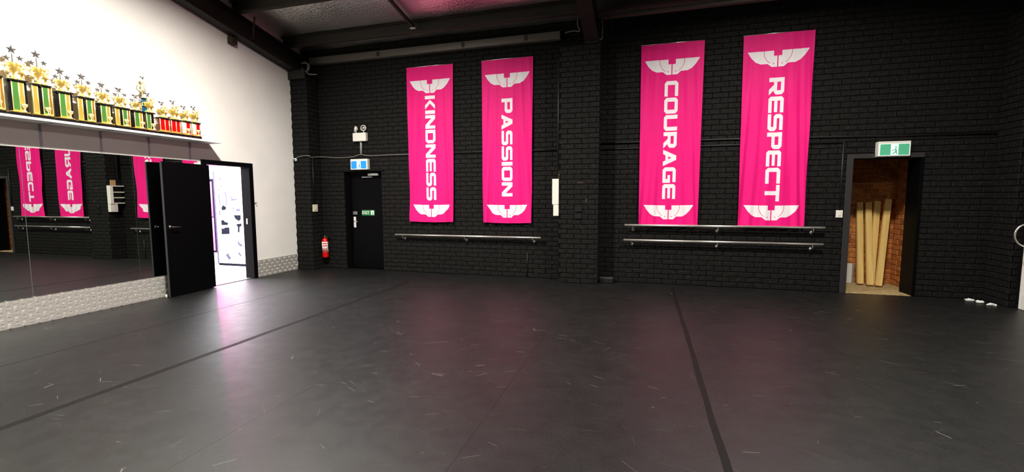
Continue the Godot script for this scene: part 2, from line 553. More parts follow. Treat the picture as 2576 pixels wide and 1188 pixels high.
func build_room():
	# floor: slab and loose-laid sheets of vinyl 1.5 m wide, taped at some joints
	var fl := thing("floor", "black scuffed dance vinyl floor laid in long sheets", "floor", Vector3.ZERO, "", "structure")
	var st := mb()
	bx(st, Vector3(-0.2, -0.2, -0.25), Vector3(ROOM_X + 0.2, -0.004, ROOM_Z + 0.2))
	obj("slab", st, M.black_mortar, fl)
	for k in 8:
		var xa := 1.5 * k + (0.0 if k == 0 else 0.0005)
		var xb := minf(1.5 * (k + 1) - 0.0005, ROOM_X)
		obj("vinyl_sheet", box_mesh(Vector3(xa, -0.004, 0.0), Vector3(xb, 0.0, ROOM_Z), 0.0006), M.dance_vinyl, fl)
	for t in [[3.0, 0.07, 1.0], [7.485, 0.046, 0.3], [1.5, 0.018, 0.3]]:
		st = mb()
		var prev := Vector2.ZERO
		var n := 60
		for i in n + 1:
			var z: float = lerpf(t[2], 12.0, i / float(n))
			var x: float = t[0] + 0.004 * sin(z * 2.1 + t[0]) + 0.002 * sin(z * 7.3)
			var w: float = t[1] * (0.5 + 0.04 * sin(z * 5.0))
			var cur := Vector2(x - w, x + w)
			if i > 0:
				var zp: float = lerpf(t[2], 12.0, (i - 1) / float(n))
				quad(st, Vector3(prev.x, 0.0006, zp), Vector3(cur.x, 0.0006, z), Vector3(cur.y, 0.0006, z), Vector3(prev.y, 0.0006, zp))
			prev = cur
		tag(obj("seam_tape", st, M.floor_tape, fl), "black tape along a joint of the vinyl")

	# left gable wall (white), with the doorway at z 1.47 to 2.27
	var wl := mb()
	var X := Vector3(0, 0, 1); var Y := Vector3(0, 1, 0)
	prism(wl, PackedVector2Array([Vector2(-0.2, 0), Vector2(1.45, 0), Vector2(1.45, roof_y(1.45, 4.6)), Vector2(-0.2, roof_y(0, 4.56))]), Vector3.ZERO, X, Y, Vector3(-0.15, 0, 0))
	prism(wl, PackedVector2Array([Vector2(1.45, 2.08), Vector2(2.32, 2.08), Vector2(2.32, roof_y(2.32, 4.6)), Vector2(1.45, roof_y(1.45, 4.6))]), Vector3.ZERO, X, Y, Vector3(-0.15, 0, 0))
	prism(wl, PackedVector2Array([Vector2(2.32, 0), Vector2(16.2, 0), Vector2(16.2, 4.6), Vector2(8, roof_y(8, 4.6)), Vector2(2.32, roof_y(2.32, 4.6))]), Vector3.ZERO, X, Y, Vector3(-0.15, 0, 0))
	tag(obj("wall_left", wl, M.white_paint), "white painted gable wall with mirror, shelf and doorway", "wall", "", "structure")
	# right gable wall (white beyond the corner pier)
	var wr := mb()
	prism(wr, PackedVector2Array([Vector2(-0.2, 0), Vector2(16.2, 0), Vector2(16.2, 4.6), Vector2(8, roof_y(8, 4.6)), Vector2(-0.2, 4.56)]), Vector3(ROOM_X, 0, 0), X, Y, Vector3(0.15, 0, 0))
	tag(obj("wall_right", wr, M.black_paint), "black painted wall at the far right edge", "wall", "", "structure")
	st = mb()
	bx(st, Vector3(-0.15, 0, ROOM_Z), Vector3(ROOM_X + 0.15, 4.7, ROOM_Z + 0.15))
	tag(obj("wall_front", st, M.black_paint), "black wall behind the viewer", "wall", "", "structure")

	# back wall: painted black brick with two door openings
	var wb := thing("wall_back", "black painted brick wall behind the pink banners", "wall", Vector3.ZERO, "", "structure")
	var holes := [[0.97, 1.86, 0.0, 2.05], [10.03, 10.93, 0.0, 2.07]]
	st = mb()
	for b in [[0.0, 0.97, 0.0, 4.75], [0.97, 1.86, 2.05, 4.75], [1.86, 10.03, 0.0, 4.75], [10.03, 10.93, 2.07, 4.75], [10.93, ROOM_X, 0.0, 4.75]]:
		bx(st, Vector3(b[0], b[2], -0.23), Vector3(b[1], b[3], -0.008))
	obj("mortar", st, M.black_mortar, wb)
	var list := lay(ROOM_X, 4.72, holes)
	var rank := func(b):
		var p := Vector3(b[0], b[1], 0)
		var d: float = p.distance_to(EYE)
		if b[2] < 0.2: d += 3.0
		for c in [[2.5, 3.5, 1.03, 4.02], [4.06, 5.05, 1.03, 4.02], [6.9, 7.9, 1.03, 4.02], [8.45, 9.45, 1.03, 4.02], [5.58, 6.45, 0.0, 4.5]]:
			if b[0] > c[0] - 0.1 and b[0] < c[1] + 0.1 and b[1] > c[2] and b[1] < c[3]: d += 20.0
		return d
	place_bricks(wb, list, Transform3D(Basis.IDENTITY, Vector3(0, 0, -0.012)), M.black_brick, 298, rank)

	# brick piers
	pier("black painted brick pier between the second and third banners", 5.58, 6.26, 0.33, 4.05, true, true)
	pier("black brick pier in the corner beside the white wall", 0.0, 0.41, 0.34, 3.98, false, true)
	pier("black brick pier at the far right corner", 11.75, ROOM_X, 0.46, 3.98, true, false)

	# ceiling: foil lining over the purlins
	st = mb()
	for s in [[-0.2, 8.0, 4.61 - 0.0392, roof_y(8, 4.61)], [8.0, 16.2, roof_y(8, 4.61), 4.57]]:
		prism(st, PackedVector2Array([Vector2(s[0], s[2]), Vector2(s[1], s[3]), Vector2(s[1], s[3] + 0.1), Vector2(s[0], s[2] + 0.1)]), Vector3(-0.15, 0, 0), X, Y, Vector3(ROOM_X + 0.3, 0, 0))
	# the lining sags a little between the purlins
	var nx := 60; var nz := 96
	var g := []
	for j in nz + 1:
		var z := j / 12.0
		var row := []
		for i in nx + 1:
			var x := ROOM_X * i / nx
			var t := fposmod((z - 0.50) / 1.15, 1.0)
			var sag := 0.045 * 4.0 * t * (1.0 - t) * (0.8 + 0.2 * sin(x * 1.7 + j * 0.2)) + 0.004 * sin(x * 9.0 + z * 3.0)
			row.append(Vector3(x, roof_y(z, 4.605) - sag, z))
		g.append(row)
	for j in nz:
		for i in nx: quad(st, g[j][i], g[j][i + 1], g[j + 1][i + 1], g[j + 1][i])
	tag(obj("ceiling", st, M.foil), "silver foil roof lining carried on wire mesh", "ceiling", "", "structure")

func pier(label: String, xa: float, xb: float, depth: float, top: float, left_seen: bool, right_seen: bool):
	var p := thing("brick_pier", label, "pier", Vector3(xa, 0, 0), "brick piers along the back wall", "structure")
	var st := mb()
	bx(st, Vector3(0.008, 0, -0.01), Vector3(xb - xa - 0.008, top, depth - 0.008))
	obj("mortar", st, M.black_mortar, p)
	var none := func(b): return 0
	place_bricks(p, lay(xb - xa, top, [], 0.03), Transform3D(Basis.IDENTITY, Vector3(0, 0, depth - 0.012)), M.black_brick, 400, none)
	if left_seen: place_bricks(p, lay(depth, top, [], 0.08), Transform3D(Basis.from_euler(Vector3(0, -PI / 2, 0)), Vector3(0.012, 0, 0)), M.black_brick, 75, none)
	if right_seen: place_bricks(p, lay(depth, top, [], 0.08), Transform3D(Basis.from_euler(Vector3(0, PI / 2, 0)), Vector3(xb - xa - 0.012, 0, depth)), M.black_brick, 75 if xa < 1.0 else 0, none)

func ibeam(called: String, label: String, xc: float, width: float, z0: float, z1: float, a: float, depth: float, m: Material, group := ""):
	var root := thing(called, label, "beam", Vector3(xc, roof_y(z0, a), z0), group)
	var dir := Vector3(0, roof_y(z1, a) - roof_y(z0, a), z1 - z0)
	var up := Vector3(0, depth, 0)
	var f := 0.014
	for part in [["bottom_flange", 0.0, f, width], ["web", f, depth - f, 0.012], ["top_flange", depth - f, depth, width]]:
		var st := mb()
		var w: float = part[3] / 2.0
		prism(st, PackedVector2Array([Vector2(0, part[1]), Vector2(1, part[1]), Vector2(1, part[2]), Vector2(0, part[2])]), Vector3(-w, 0, 0), dir, Vector3(0, 1, 0), Vector3(2 * w, 0, 0))
		obj(part[0], st, m, root)
	return root

func build_roof_steel():
	var g := "steel rafters under the roof"
	var r = ibeam("rafter", "black steel rafter running up along the white gable wall", 0.105, 0.2, 0.01, 8.0, 4.0, 0.37, M.steel_black, g)
	var st := mb()
	bx(st, Vector3(-0.105, -0.10, 0.335), Vector3(0.3, 0.08, 0.375), 0.004)
	obj("end_plate", st, M.steel_black, r)
	st = mb(true)   # fly brace up to the purlin
	tube(st, [Vector3(0.085, 0.33, 1.38), Vector3(0.30, 0.66, 1.53)], 0.014, 6)
	obj("fly_brace", st, M.purlin_grey, r)
	r = ibeam("rafter", "black steel rafter ending on the brick pier between the banners", 6.125, 0.22, 0.34, 8.0, 4.0, 0.37, M.steel_black, g)
	st = mb()
	bx(st, Vector3(-0.12, -0.02, -0.005), Vector3(0.12, 0.36, 0.012), 0.003)
	obj("end_plate", st, M.steel_black, r)
	ibeam("rafter", "black steel rafter along the right hand gable wall", 11.74, 0.2, 0.36, 8.0, 4.0, 0.37, M.steel_black, g)
	# purlins: cold formed C sections lying across the rafters
	var labels := ["roof purlin nearest the brick wall", "second roof purlin from the brick wall", "third roof purlin from the brick wall", "fourth roof purlin from the brick wall"]
	for k in 4:
		var z: float = 0.46 + 1.15 * k
		var p := thing("purlin", labels[k], "beam", Vector3(0, roof_y(z, 4.387), z), "roof purlins")
		st = mb()
		bx(st, Vector3(0.0, 0.0, -0.004), Vector3(ROOM_X, 0.2, 0.004))
		obj("web", st, M.purlin_grey, p)
		for y in [0.0, 0.195]:
			st = mb()
			bx(st, Vector3(0.0, y, 0.004), Vector3(ROOM_X, y + 0.006, 0.07))
			obj("flange", st, M.purlin_grey, p)
		st = mb()
		bx(st, Vector3(0.0, 0.006, 0.064), Vector3(ROOM_X, 0.026, 0.07))
		obj("lip", st, M.purlin_grey, p)
		for x in [3.7, 2.1, 5.2, 7.6]:
			st = mb(true)
			lathe(st, [[0.0, 0.0], [0.014, 0.0], [0.014, 0.012], [0.0, 0.012]], 6, Transform3D(Basis.from_euler(Vector3(PI / 2, 0, 0)), Vector3(x, 0.09, 0.004)))
			obj("bolt", st, M.galvanised, p)
	# bridging between the purlins
	for k in 3:
		var za: float = 0.46 + 1.15 * k + 0.075; var zb: float = 0.46 + 1.15 * (k + 1) - 0.006
		var br := thing("purlin_bridging", "thin steel bridging bar between the %s roof purlins from the brick wall" % ["first and second", "second and third", "third and fourth"][k], "brace", Vector3(2.95, roof_y(za, 4.44), za), "bridging bars between the roof purlins")
		st = mb()
		prism(st, PackedVector2Array([Vector2(0, 0), Vector2(zb - za, 0), Vector2(zb - za, 0.06), Vector2(0, 0.06)]), Vector3(-0.02, 0, 0), Vector3(0, 0.196, 1.0), Vector3(0, 1, 0), Vector3(0.04, 0, 0))
		obj("bar", st, M.purlin_grey, br)
		st = mb()
		bx(st, Vector3(-0.05, -0.012, 0.0), Vector3(0.05, 0.0, 0.06), 0.003)
		obj("end_cleat", st, M.white_plastic, br)
	# eave strut along the head of the wall in the left bay
	var e := thing("eave_strut", "grey steel strut along the head of the brick wall", "beam", Vector3(0.3, 4.25, 0.006))
	st = mb()
	bx(st, Vector3(0.0, 0.0, 0.0), Vector3(5.25, 0.13, 0.11), 0.006)
	obj("strut_body", st, M.galvanised, e)
	for x in [1.6, 3.4, 4.6]:
		st = mb()
		bx(st, Vector3(x, 0.02, 0.11), Vector3(x + 0.06, 0.11, 0.118), 0.002)
		obj("cleat", st, M.purlin_grey, e)
	# cable tray under the purlin in the right bay
	var tr := thing("cable_tray", "grey cable tray high on the wall above the right hand banners", "cable tray", Vector3(6.27, 4.40, 0.33))
	st = mb()
	bx(st, Vector3(0.0, 0.0, 0.0), Vector3(5.3, 0.012, 0.09), 0.002)
	obj("tray_base", st, M.galvanised, tr)
	st = mb()
	bx(st, Vector3(0.0, 0.012, 0.082), Vector3(5.3, 0.04, 0.09), 0.002)
	obj("tray_lip", st, M.galvanised, tr)
	st = mb(true)
	tube(st, curve([Vector3(6.5, 4.56, 0.44), Vector3(6.75, 4.545, 0.44), Vector3(7.0, 4.565, 0.44), Vector3(7.2, 4.56, 0.44)], 12), 0.012, 6)
	tag(obj("copper_pipe", st, M.trophy_amber), "short copper pipe lying along the purlin by the middle rafter", "pipe")
	# loose wiring at the rafter ends
	var c := thing("cable_loop", "loose grey cable looped left of the end of the middle rafter", "cable", Vector3(6.1, 4.1, 0.4), "loose cables at the rafters")
	st = mb(true)
	tube(st, curve([Vector3(-0.42, 0.14, -0.02), Vector3(-0.28, 0.15, 0.0), Vector3(-0.17, 0.13, 0.02), Vector3(-0.2, 0.22, 0.05), Vector3(-0.19, 0.34, 0.05), Vector3(-0.14, 0.36, 0.04), Vector3(-0.12, 0.34, 0.02)], 40), 0.009, 6)
	obj("cable", st, M.cable_grey, c)
	c = thing("cable_loop", "loose grey cable hanging right of the end of the middle rafter", "cable", Vector3(6.1, 4.1, 0.4), "loose cables at the rafters")
	st = mb(true)
	tube(st, curve([Vector3(0.15, 0.36, 0.05), Vector3(0.19, 0.27, 0.05), Vector3(0.2, 0.12, 0.02), Vector3(0.19, -0.02, 0.0), Vector3(0.15, -0.03, 0.0)], 30), 0.008, 6)
	obj("cable", st, M.cable_grey, c)
	st = mb(true)
	tube(st, curve([Vector3(0.14, 0.43, 0.02), Vector3(0.24, 0.44, 0.02), Vector3(0.36, 0.41, 0.0)], 12), 0.011, 6)
	obj("cable", st, M.cable_grey, c)
	c = thing("cable_coil", "coil of grey cable hanging where the rafter meets the corner pier", "cable", Vector3(0.36, 4.07, 0.3), "loose cables at the rafters")
	for k in 3:
		st = mb(true)
		tube(st, curve([Vector3(-0.1 + 0.03 * k, 0.15, 0.0), Vector3(0.05 + 0.03 * k, 0.16 - 0.02 * k, 0.02), Vector3(0.08 + 0.02 * k, 0.04, 0.02), Vector3(0.0 + 0.02 * k, -0.02, 0.0), Vector3(-0.08, 0.06, 0.0)], 24), 0.008, 6)
		obj("cable", st, M.cable_grey, c)
	st = mb(true)
	tube(st, curve([Vector3(0.0, 0.02, 0.02), Vector3(0.08, -0.07, 0.0), Vector3(0.2, -0.06, -0.1)], 12), 0.014, 6)
	obj("cable_tail", st, M.cable_grey, c)
	var jb := thing("junction_box", "small brown box fixed under the rafter on the white wall", "box", Vector3(0.0, 4.185, 1.62))
	obj("body", box_mesh(Vector3(0.0, 0.0, 0.0), Vector3(0.09, 0.12, 0.13), 0.006), M.cardboard_dark, jb)
	obj("cap", box_mesh(Vector3(0.0, 0.03, 0.02), Vector3(0.1, 0.09, 0.11), 0.004), M.steel_black, jb)

func lamp(at: Vector3, energy: float, label: String):
	# high bay: bell shade with the lens set back inside it
	var l := thing("high_bay_lamp", label, "lamp", at, "high bay lamps under the roof")
	var st := mb(true)
	lathe(st, [[0.0, 0.2], [0.085, 0.2], [0.095, 0.19], [0.11, 0.15], [0.2, 0.12], [0.335, 0.02], [0.368, -0.068], [0.360, -0.068], [0.327, 0.02], [0.29, 0.055], [0.0, 0.055]], 28)
	obj("shade", st, M.brushed_steel, l)
	st = mb(true)
	lathe(st, [[0.0, 0.035], [0.27, 0.035], [0.27, 0.05], [0.0, 0.05]], 28)
	obj("lens", st, M.lamp_glow, l)
	st = mb(true)
	tube(st, [Vector3(0, 0.2, 0), Vector3(0, roof_y(at.z, 4.55) - at.y, 0)], 0.01, 6)
	obj("hanger", st, M.galvanised, l)
	var a := AreaLight3D.new()
	a.name = "lamp_light"
	a.area_size = Vector2(0.45, 0.45)
	a.light_energy = energy
	a.light_color = Color(1.0, 0.98, 0.945)
	a.area_range = 30.0
	a.shadow_enabled = true
	a.rotation.x = -PI / 2
	a.position = Vector3(0, 0.028, 0)
	l.add_child(a)

# ---------------------------------------------------------------- left wall
func build_left_wall():
	# mirror panels
	var spans := [[2.40, 3.42, "wall mirror panel behind the open door leaf"], [3.424, 4.62, "middle wall mirror panel between the doorway and the photo edge"], [4.624, 5.82, "wall mirror panel at the left edge of the picture"], [5.824, 7.02, "wall mirror panel beyond the left edge"]]
	for s in spans:
		var m := thing("wall_mirror", s[2], "mirror", Vector3(0, 0.33, s[0]), "mirror panels on the white wall")
		obj("backing", box_mesh(Vector3(0.0, 0.0, 0.0), Vector3(0.006, 1.775, s[1] - s[0]), 0.0), M.mirror_edge, m)
		obj("glass", box_mesh(Vector3(0.006, 0.0, 0.0), Vector3(0.011, 1.775, s[1] - s[0]), 0.001), M.mirror, m)
	# tread plate skirting
	for s in [["baseboard_left", 2.38, 7.04, "aluminium tread plate skirting below the mirror"], ["baseboard_left", 0.345, 1.40, "short aluminium tread plate skirting right of the doorway"]]:
		var b := thing(s[0], s[3], "skirting", Vector3(0, 0, s[1]), "", "structure")
		var len: float = s[2] - s[1]
		obj("plate", box_mesh(Vector3(0, 0, 0), Vector3(0.006, 0.325, len), 0.001), M.tread_plate, b)
		var lugs := [lug_mesh(0.35), lug_mesh(-0.35)]
		var n := 0
		for i in int(len / 0.064):
			for j in 5:
				if n >= 298: break
				obj("tread_lug", lugs[(i + j) % 2], M.tread_plate, b, Transform3D(Basis.IDENTITY, Vector3(0.006, 0.034 + 0.064 * j, 0.034 + 0.064 * i)))
				n += 1
	# trophy shelf on brackets
	var sh := thing("trophy_shelf", "long white wall shelf full of trophies above the mirror", "shelf", Vector3(0, 2.402, 2.22))
	obj("board", box_mesh(Vector3(0, 0, 0), Vector3(0.29, 0.03, 4.7), 0.003), M.white_paint, sh)
	for z in [0.33, 0.95, 1.56, 2.19, 2.81, 3.43, 4.05]:
		var st := mb()
		bx(st, Vector3(0.0, -0.285, z - 0.014), Vector3(0.006, 0.0, z + 0.014), 0.001)
		bx(st, Vector3(0.0, -0.006, z - 0.014), Vector3(0.24, 0.0, z + 0.014), 0.001)
		bx(st, Vector3(0.006, -0.10, z - 0.003), Vector3(0.03, -0.006, z + 0.003), 0.001)
		obj("bracket", st, M.bracket_grey, sh)
	# hook on the white wall
	var hk := thing("wall_hook", "small dark hook on the white wall right of the doorway", "hook", Vector3(0, 1.41, 1.35))
	var st := mb(true)
	lathe(st, [[0.0, 0.0], [0.014, 0.0], [0.012, 0.008], [0.0, 0.01]], 10, Transform3D(Basis.from_euler(Vector3(0, 0, -PI / 2)), Vector3.ZERO))
	obj("rose", st, M.grey_plastic, hk)
	st = mb(true)
	tube(st, curve([Vector3(0.006, 0, 0), Vector3(0.04, -0.004, 0), Vector3(0.05, 0.012, 0)], 8), 0.005, 6)
	obj("peg", st, M.steel_black, hk)

func lug_mesh(turn: float) -> ArrayMesh:
	# five short raised bars
	var st := mb()
	for k in 5:
		var o := (k - 2) * 0.0105
		var b := Basis(Vector3(1, 0, 0), 0.0 if turn > 0 else PI / 2)
		var pts := []
		for q in [[-0.019, 0.0], [0.0, -0.0042], [0.019, 0.0], [0.0, 0.0042]]:
			pts.append(b * Vector3(0.0, q[1] + o, q[0]))
		var top0 := b * Vector3(0.0055, o, -0.008)
		var top1 := b * Vector3(0.0055, o, 0.008)
		tri(st, pts[0], pts[1], top0); tri(st, pts[1], top1, top0); tri(st, pts[1], pts[2], top1)
		tri(st, pts[2], pts[3], top1); tri(st, pts[3], top0, top1); tri(st, pts[3], pts[0], top0)
	st.generate_normals()
	return st.commit()

func build_side_door():
	# black frame of the doorway
	var d := thing("door_1", "black framed doorway in the white wall, its leaf folded back", "doorway", Vector3(0, 0, 0), "", "structure")
	var st := mb()
	bx(st, Vector3(-0.17, 0.0, 1.385), Vector3(0.035, 2.14, 1.47), 0.004)
	obj("jamb", st, M.black_door, d)
	st = mb()
	bx(st, Vector3(-0.17, 0.0, 2.30), Vector3(0.035, 2.14, 2.38), 0.004)
	obj("jamb", st, M.black_door, d)
	st = mb()
	bx(st, Vector3(-0.17, 2.06, 1.47), Vector3(0.035, 2.14, 2.30), 0.004)
	obj("head", st, M.black_door, d)
	st = mb()
	bx(st, Vector3(-0.09, 1.02, 1.47), Vector3(-0.06, 1.12, 1.476), 0.001)
	obj("strike_plate", st, M.brushed_steel, d)
	st = mb()
	bx(st, Vector3(-0.15, 0.0, 1.47), Vector3(-0.02, 0.008, 2.30), 0.002)
	obj("threshold", st, M.brushed_steel, d)
	# leaf folded back against the mirror
	var lf := thing("door_leaf", "black door leaf folded back flat against the mirror", "door", Vector3(0.042, 0.012, 2.305))
	var turn := atan2(0.10, 0.84)
	lf.rotation.y = turn
	obj("panel", box_mesh(Vector3(0.0, 0.0, 0.0), Vector3(0.04, 2.035, 0.84), 0.003), M.black_door, lf)
	obj("edge_strip", box_mesh(Vector3(0.003, 0.0, 0.84), Vector3(0.037, 2.035, 0.844), 0.001), M.edge_grey, lf)
	for side in [[0.04, 1.0], [0.0, -1.0]]:
		var h := thing_part("handle", lf)
		st = mb(true)
		var x0: float = side[0]; var s: float = side[1]
		lathe(st, [[0.0, 0.0], [0.026, 0.0], [0.026, 0.006], [0.02, 0.01], [0.0, 0.01]], 16, Transform3D(Basis.from_euler(Vector3(0, 0, -PI / 2 * s)), Vector3(x0, 1.06, 0.775)))
		obj("rose", st, M.chrome, h)
		st = mb(true)
		tube(st, curve([Vector3(x0, 1.06, 0.775), Vector3(x0 + s * 0.045, 1.06, 0.775), Vector3(x0 + s * 0.055, 1.06, 0.755), Vector3(x0 + s * 0.055, 1.055, 0.65)], 18), 0.0095, 8)
		obj("lever", st, M.chrome, h)
	for y in [0.2, 1.0, 1.8]:
		st = mb(true)
		lathe(st, [[0.0, 0.0], [0.008, 0.0], [0.008, 0.1], [0.0, 0.1]], 8, Transform3D(Basis.IDENTITY, Vector3(0.0, y, -0.012)))
		obj("hinge", st, M.brushed_steel, lf)
	st = mb(true)
	lathe(st, [[0.0, 0.0], [0.014, 0.0], [0.012, 0.05], [0.0, 0.052]], 10, Transform3D(Basis.IDENTITY, Vector3(-0.035, -0.012, 0.845)))
	tag(obj("door_stop", st, M.cream_plastic, lf), "small pale door stop")

func thing_part(called: String, parent: Node) -> Node3D:
	var o := Node3D.new()
	o.name = called
	parent.add_child(o, true)
	return o

func build_side_room():
	# bright white passage seen through the doorway
	var st := mb()
	bx(st, Vector3(-3.2, -0.2, 0.0), Vector3(-0.15, -0.002, 4.2))
	tag(obj("floor", st, M.side_room_floor), "pale floor of the bright room beyond the doorway", "floor", "", "structure")
	st = mb()
	bx(st, Vector3(-3.2, 2.7, 0.0), Vector3(-0.15, 2.8, 4.2))
	tag(obj("ceiling", st, M.side_room_white), "white ceiling of the room beyond the doorway", "ceiling", "", "structure")
	st = mb()
	bx(st, Vector3(-3.2, 0, 0.15), Vector3(-0.15, 2.7, 0.30))
	tag(obj("wall_far", st, M.side_room_white), "white wall facing the doorway in the bright room", "wall", "", "structure")
	st = mb()
	bx(st, Vector3(-3.3, 0, 0.15), Vector3(-3.15, 2.7, 4.2))
	tag(obj("wall_side", st, M.side_room_white), "white side wall of the bright room", "wall", "", "structure")
	st = mb()
	bx(st, Vector3(-3.2, 0, 4.1), Vector3(-0.15, 2.7, 4.2))
	tag(obj("wall_end", st, M.side_room_white), "white end wall of the bright room", "wall", "", "structure")
	# white door with printed dark lettering and pictures
	var d := thing("door_2", "white door printed with dark pictures beyond the doorway", "door", Vector3(-2.145, 0.03, 0.30), "", "structure")
	obj("panel", box_mesh(Vector3(0, 0.02, 0.0), Vector3(0.93, 2.04, 0.04), 0.003), M.side_room_white, d)
	obj("kick_strip", box_mesh(Vector3(0, -0.03, 0.0), Vector3(0.93, 0.02, 0.045), 0.003), M.print_dark, d)
	obj("edge_trim", box_mesh(Vector3(-0.03, 0.0, 0.0), Vector3(0.0, 2.06, 0.05), 0.003), M.print_grey, d)
	# flat print: pieces of lettering and clothes
	var shapes := [
		[[0.10, 1.88], [0.19, 1.93], [0.21, 1.90], [0.12, 1.85]],
		[[0.09, 1.66], [0.17, 1.76], [0.21, 1.74], [0.13, 1.70], [0.12, 1.62]],
		[[0.26, 1.62], [0.30, 1.62], [0.33, 1.50], [0.32, 1.30], [0.29, 1.30], [0.30, 1.48]],
		[[0.08, 1.56], [0.11, 1.58], [0.15, 1.32], [0.12, 1.32]],
		[[0.15, 1.25], [0.20, 1.32], [0.29, 1.28], [0.28, 1.22], [0.18, 1.20]],
		[[0.42, 1.52], [0.45, 1.53], [0.49, 1.46], [0.62, 1.46], [0.62, 1.43], [0.48, 1.42], [0.44, 1.40], [0.45, 1.46]],
		[[0.47, 1.26], [0.51, 1.28], [0.51, 1.25], [0.49, 1.22], [0.52, 1.19], [0.47, 1.19]],
		[[0.57, 1.24], [0.68, 1.24], [0.68, 1.18], [0.56, 1.19]],
		[[0.49, 1.10], [0.69, 1.10], [0.68, 1.00], [0.62, 0.97], [0.53, 1.02]],
		[[0.13, 0.98], [0.20, 0.99], [0.23, 0.95], [0.33, 0.93], [0.31, 0.88], [0.13, 0.87]],
		[[0.12, 0.80], [0.20, 0.80], [0.22, 0.82], [0.35, 0.83], [0.35, 0.68], [0.12, 0.67]],
		[[0.54, 0.90], [0.70, 0.92], [0.69, 0.86], [0.64, 0.84], [0.63, 0.72], [0.58, 0.72], [0.59, 0.84]],
		[[0.56, 0.52], [0.60, 0.53], [0.62, 0.47], [0.70, 0.46], [0.66, 0.40], [0.58, 0.44]],
		[[0.20, 0.20], [0.28, 0.26], [0.30, 0.20], [0.36, 0.14], [0.28, 0.10], [0.24, 0.16]],
		[[0.55, 0.26], [0.60, 0.28], [0.66, 0.20], [0.62, 0.18]],
		[[0.07, 1.18], [0.10, 1.20], [0.13, 1.10], [0.09, 1.10]],
	]
	for i in shapes.size():
		var pts := PackedVector2Array()
		for p in shapes[i]: pts.append(Vector2(p[0], p[1]))
		var q := mb()
		prism(q, pts, Vector3(0, 0, 0.0405), Vector3(1, 0, 0), Vector3(0, 1, 0), Vector3(0, 0, 0.0008))
		obj("printed_shape", q, M.print_dark if i in [8, 9, 10, 11, 4] else M.print_grey, d)
	# pink neon strip
	var n := thing("neon_strip", "vertical pink neon strip beside the white door beyond the doorway", "neon light", Vector3(-2.245, 0.33, 0.32))
	obj("channel", box_mesh(Vector3(-0.05, -0.05, -0.02), Vector3(0.05, 1.6, 0.01), 0.002), M.print_dark, n)
	st = mb(true)
	tube(st, [Vector3(0.0, 0, 0.03), Vector3(0.0, 0.74, 0.03)], 0.022, 8)
	obj("neon_tube", st, M.pink_glow, n)
	st = mb(true)
	tube(st, [Vector3(-0.01, 0.76, 0.03), Vector3(-0.01, 1.54, 0.03)], 0.026, 8)
	obj("neon_tube", st, M.pink_glow, n)
	var a := AreaLight3D.new()
	a.name = "neon_light"
	a.area_size = Vector2(0.05, 1.5)
	a.light_color = Color(1.0, 0.16, 0.72)
	a.light_energy = 0.8
	a.area_range = 12.0
	a.shadow_enabled = true
	a.rotation.y = PI
	a.position = Vector3(0.0, 0.77, 0.07)
	n.add_child(a)
	# ceiling panel
	var p := thing("ceiling_light", "bright ceiling light panel in the room beyond the doorway", "ceiling light", Vector3(-1.5, 2.7, 1.5))
	obj("frame", box_mesh(Vector3(-0.62, -0.03, -0.62), Vector3(0.62, 0.0, 0.62), 0.004), M.white_plastic, p)
	obj("panel_light", box_mesh(Vector3(-0.58, -0.036, -0.58), Vector3(0.58, -0.03, 0.58), 0.0), M.panel_glow, p)
	a = AreaLight3D.new()
	a.name = "panel_lamp"
	a.area_size = Vector2(1.14, 1.14)
	a.light_color = Color(0.97, 0.98, 1.0)
	a.light_energy = SIDE_ENERGY
	a.area_range = 20.0
	a.shadow_enabled = true
	a.rotation.x = -PI / 2
	a.position = Vector3(0, -0.045, 0)
	p.add_child(a)

# ---------------------------------------------------------------- trophies
func star_mesh(r: float, thick: float) -> ArrayMesh:
	var st := mb()
	var ring := []
	for k in 10:
		var a := TAU * k / 10.0 + PI / 2
		var q: float = r if k % 2 == 0 else r * 0.45
		ring.append(Vector3(0, sin(a) * q, cos(a) * q))
	for k in 10:
		var a: Vector3 = ring[k]; var b: Vector3 = ring[(k + 1) % 10]
		tri(st, Vector3(thick, 0, 0), b, a)
		tri(st, Vector3(-thick, 0, 0), a, b)
	st.generate_normals()
	return st.commit()

func figure(st: SurfaceTool, at: Vector3, h: float):
	# small dancer: skirted body, head, two raised arms
	lathe(st, [[0.0, 0.0], [h * 0.13, 0.0], [h * 0.05, h * 0.1], [h * 0.06, h * 0.34], [h * 0.17, h * 0.38], [h * 0.075, h * 0.52], [h * 0.1, h * 0.68], [h * 0.04, h * 0.74], [h * 0.035, h * 0.77], [h * 0.075, h * 0.84], [h * 0.06, h * 0.92], [0.0, h * 0.95]], 10, Transform3D(Basis.IDENTITY, at))
	for s in [-1.0, 1.0]:
		tube(st, [at + Vector3(0, h * 0.67, s * h * 0.08), at + Vector3(0, h * 0.8, s * h * 0.24), at + Vector3(0, h * 1.0, s * h * 0.14)], h * 0.03, 6)

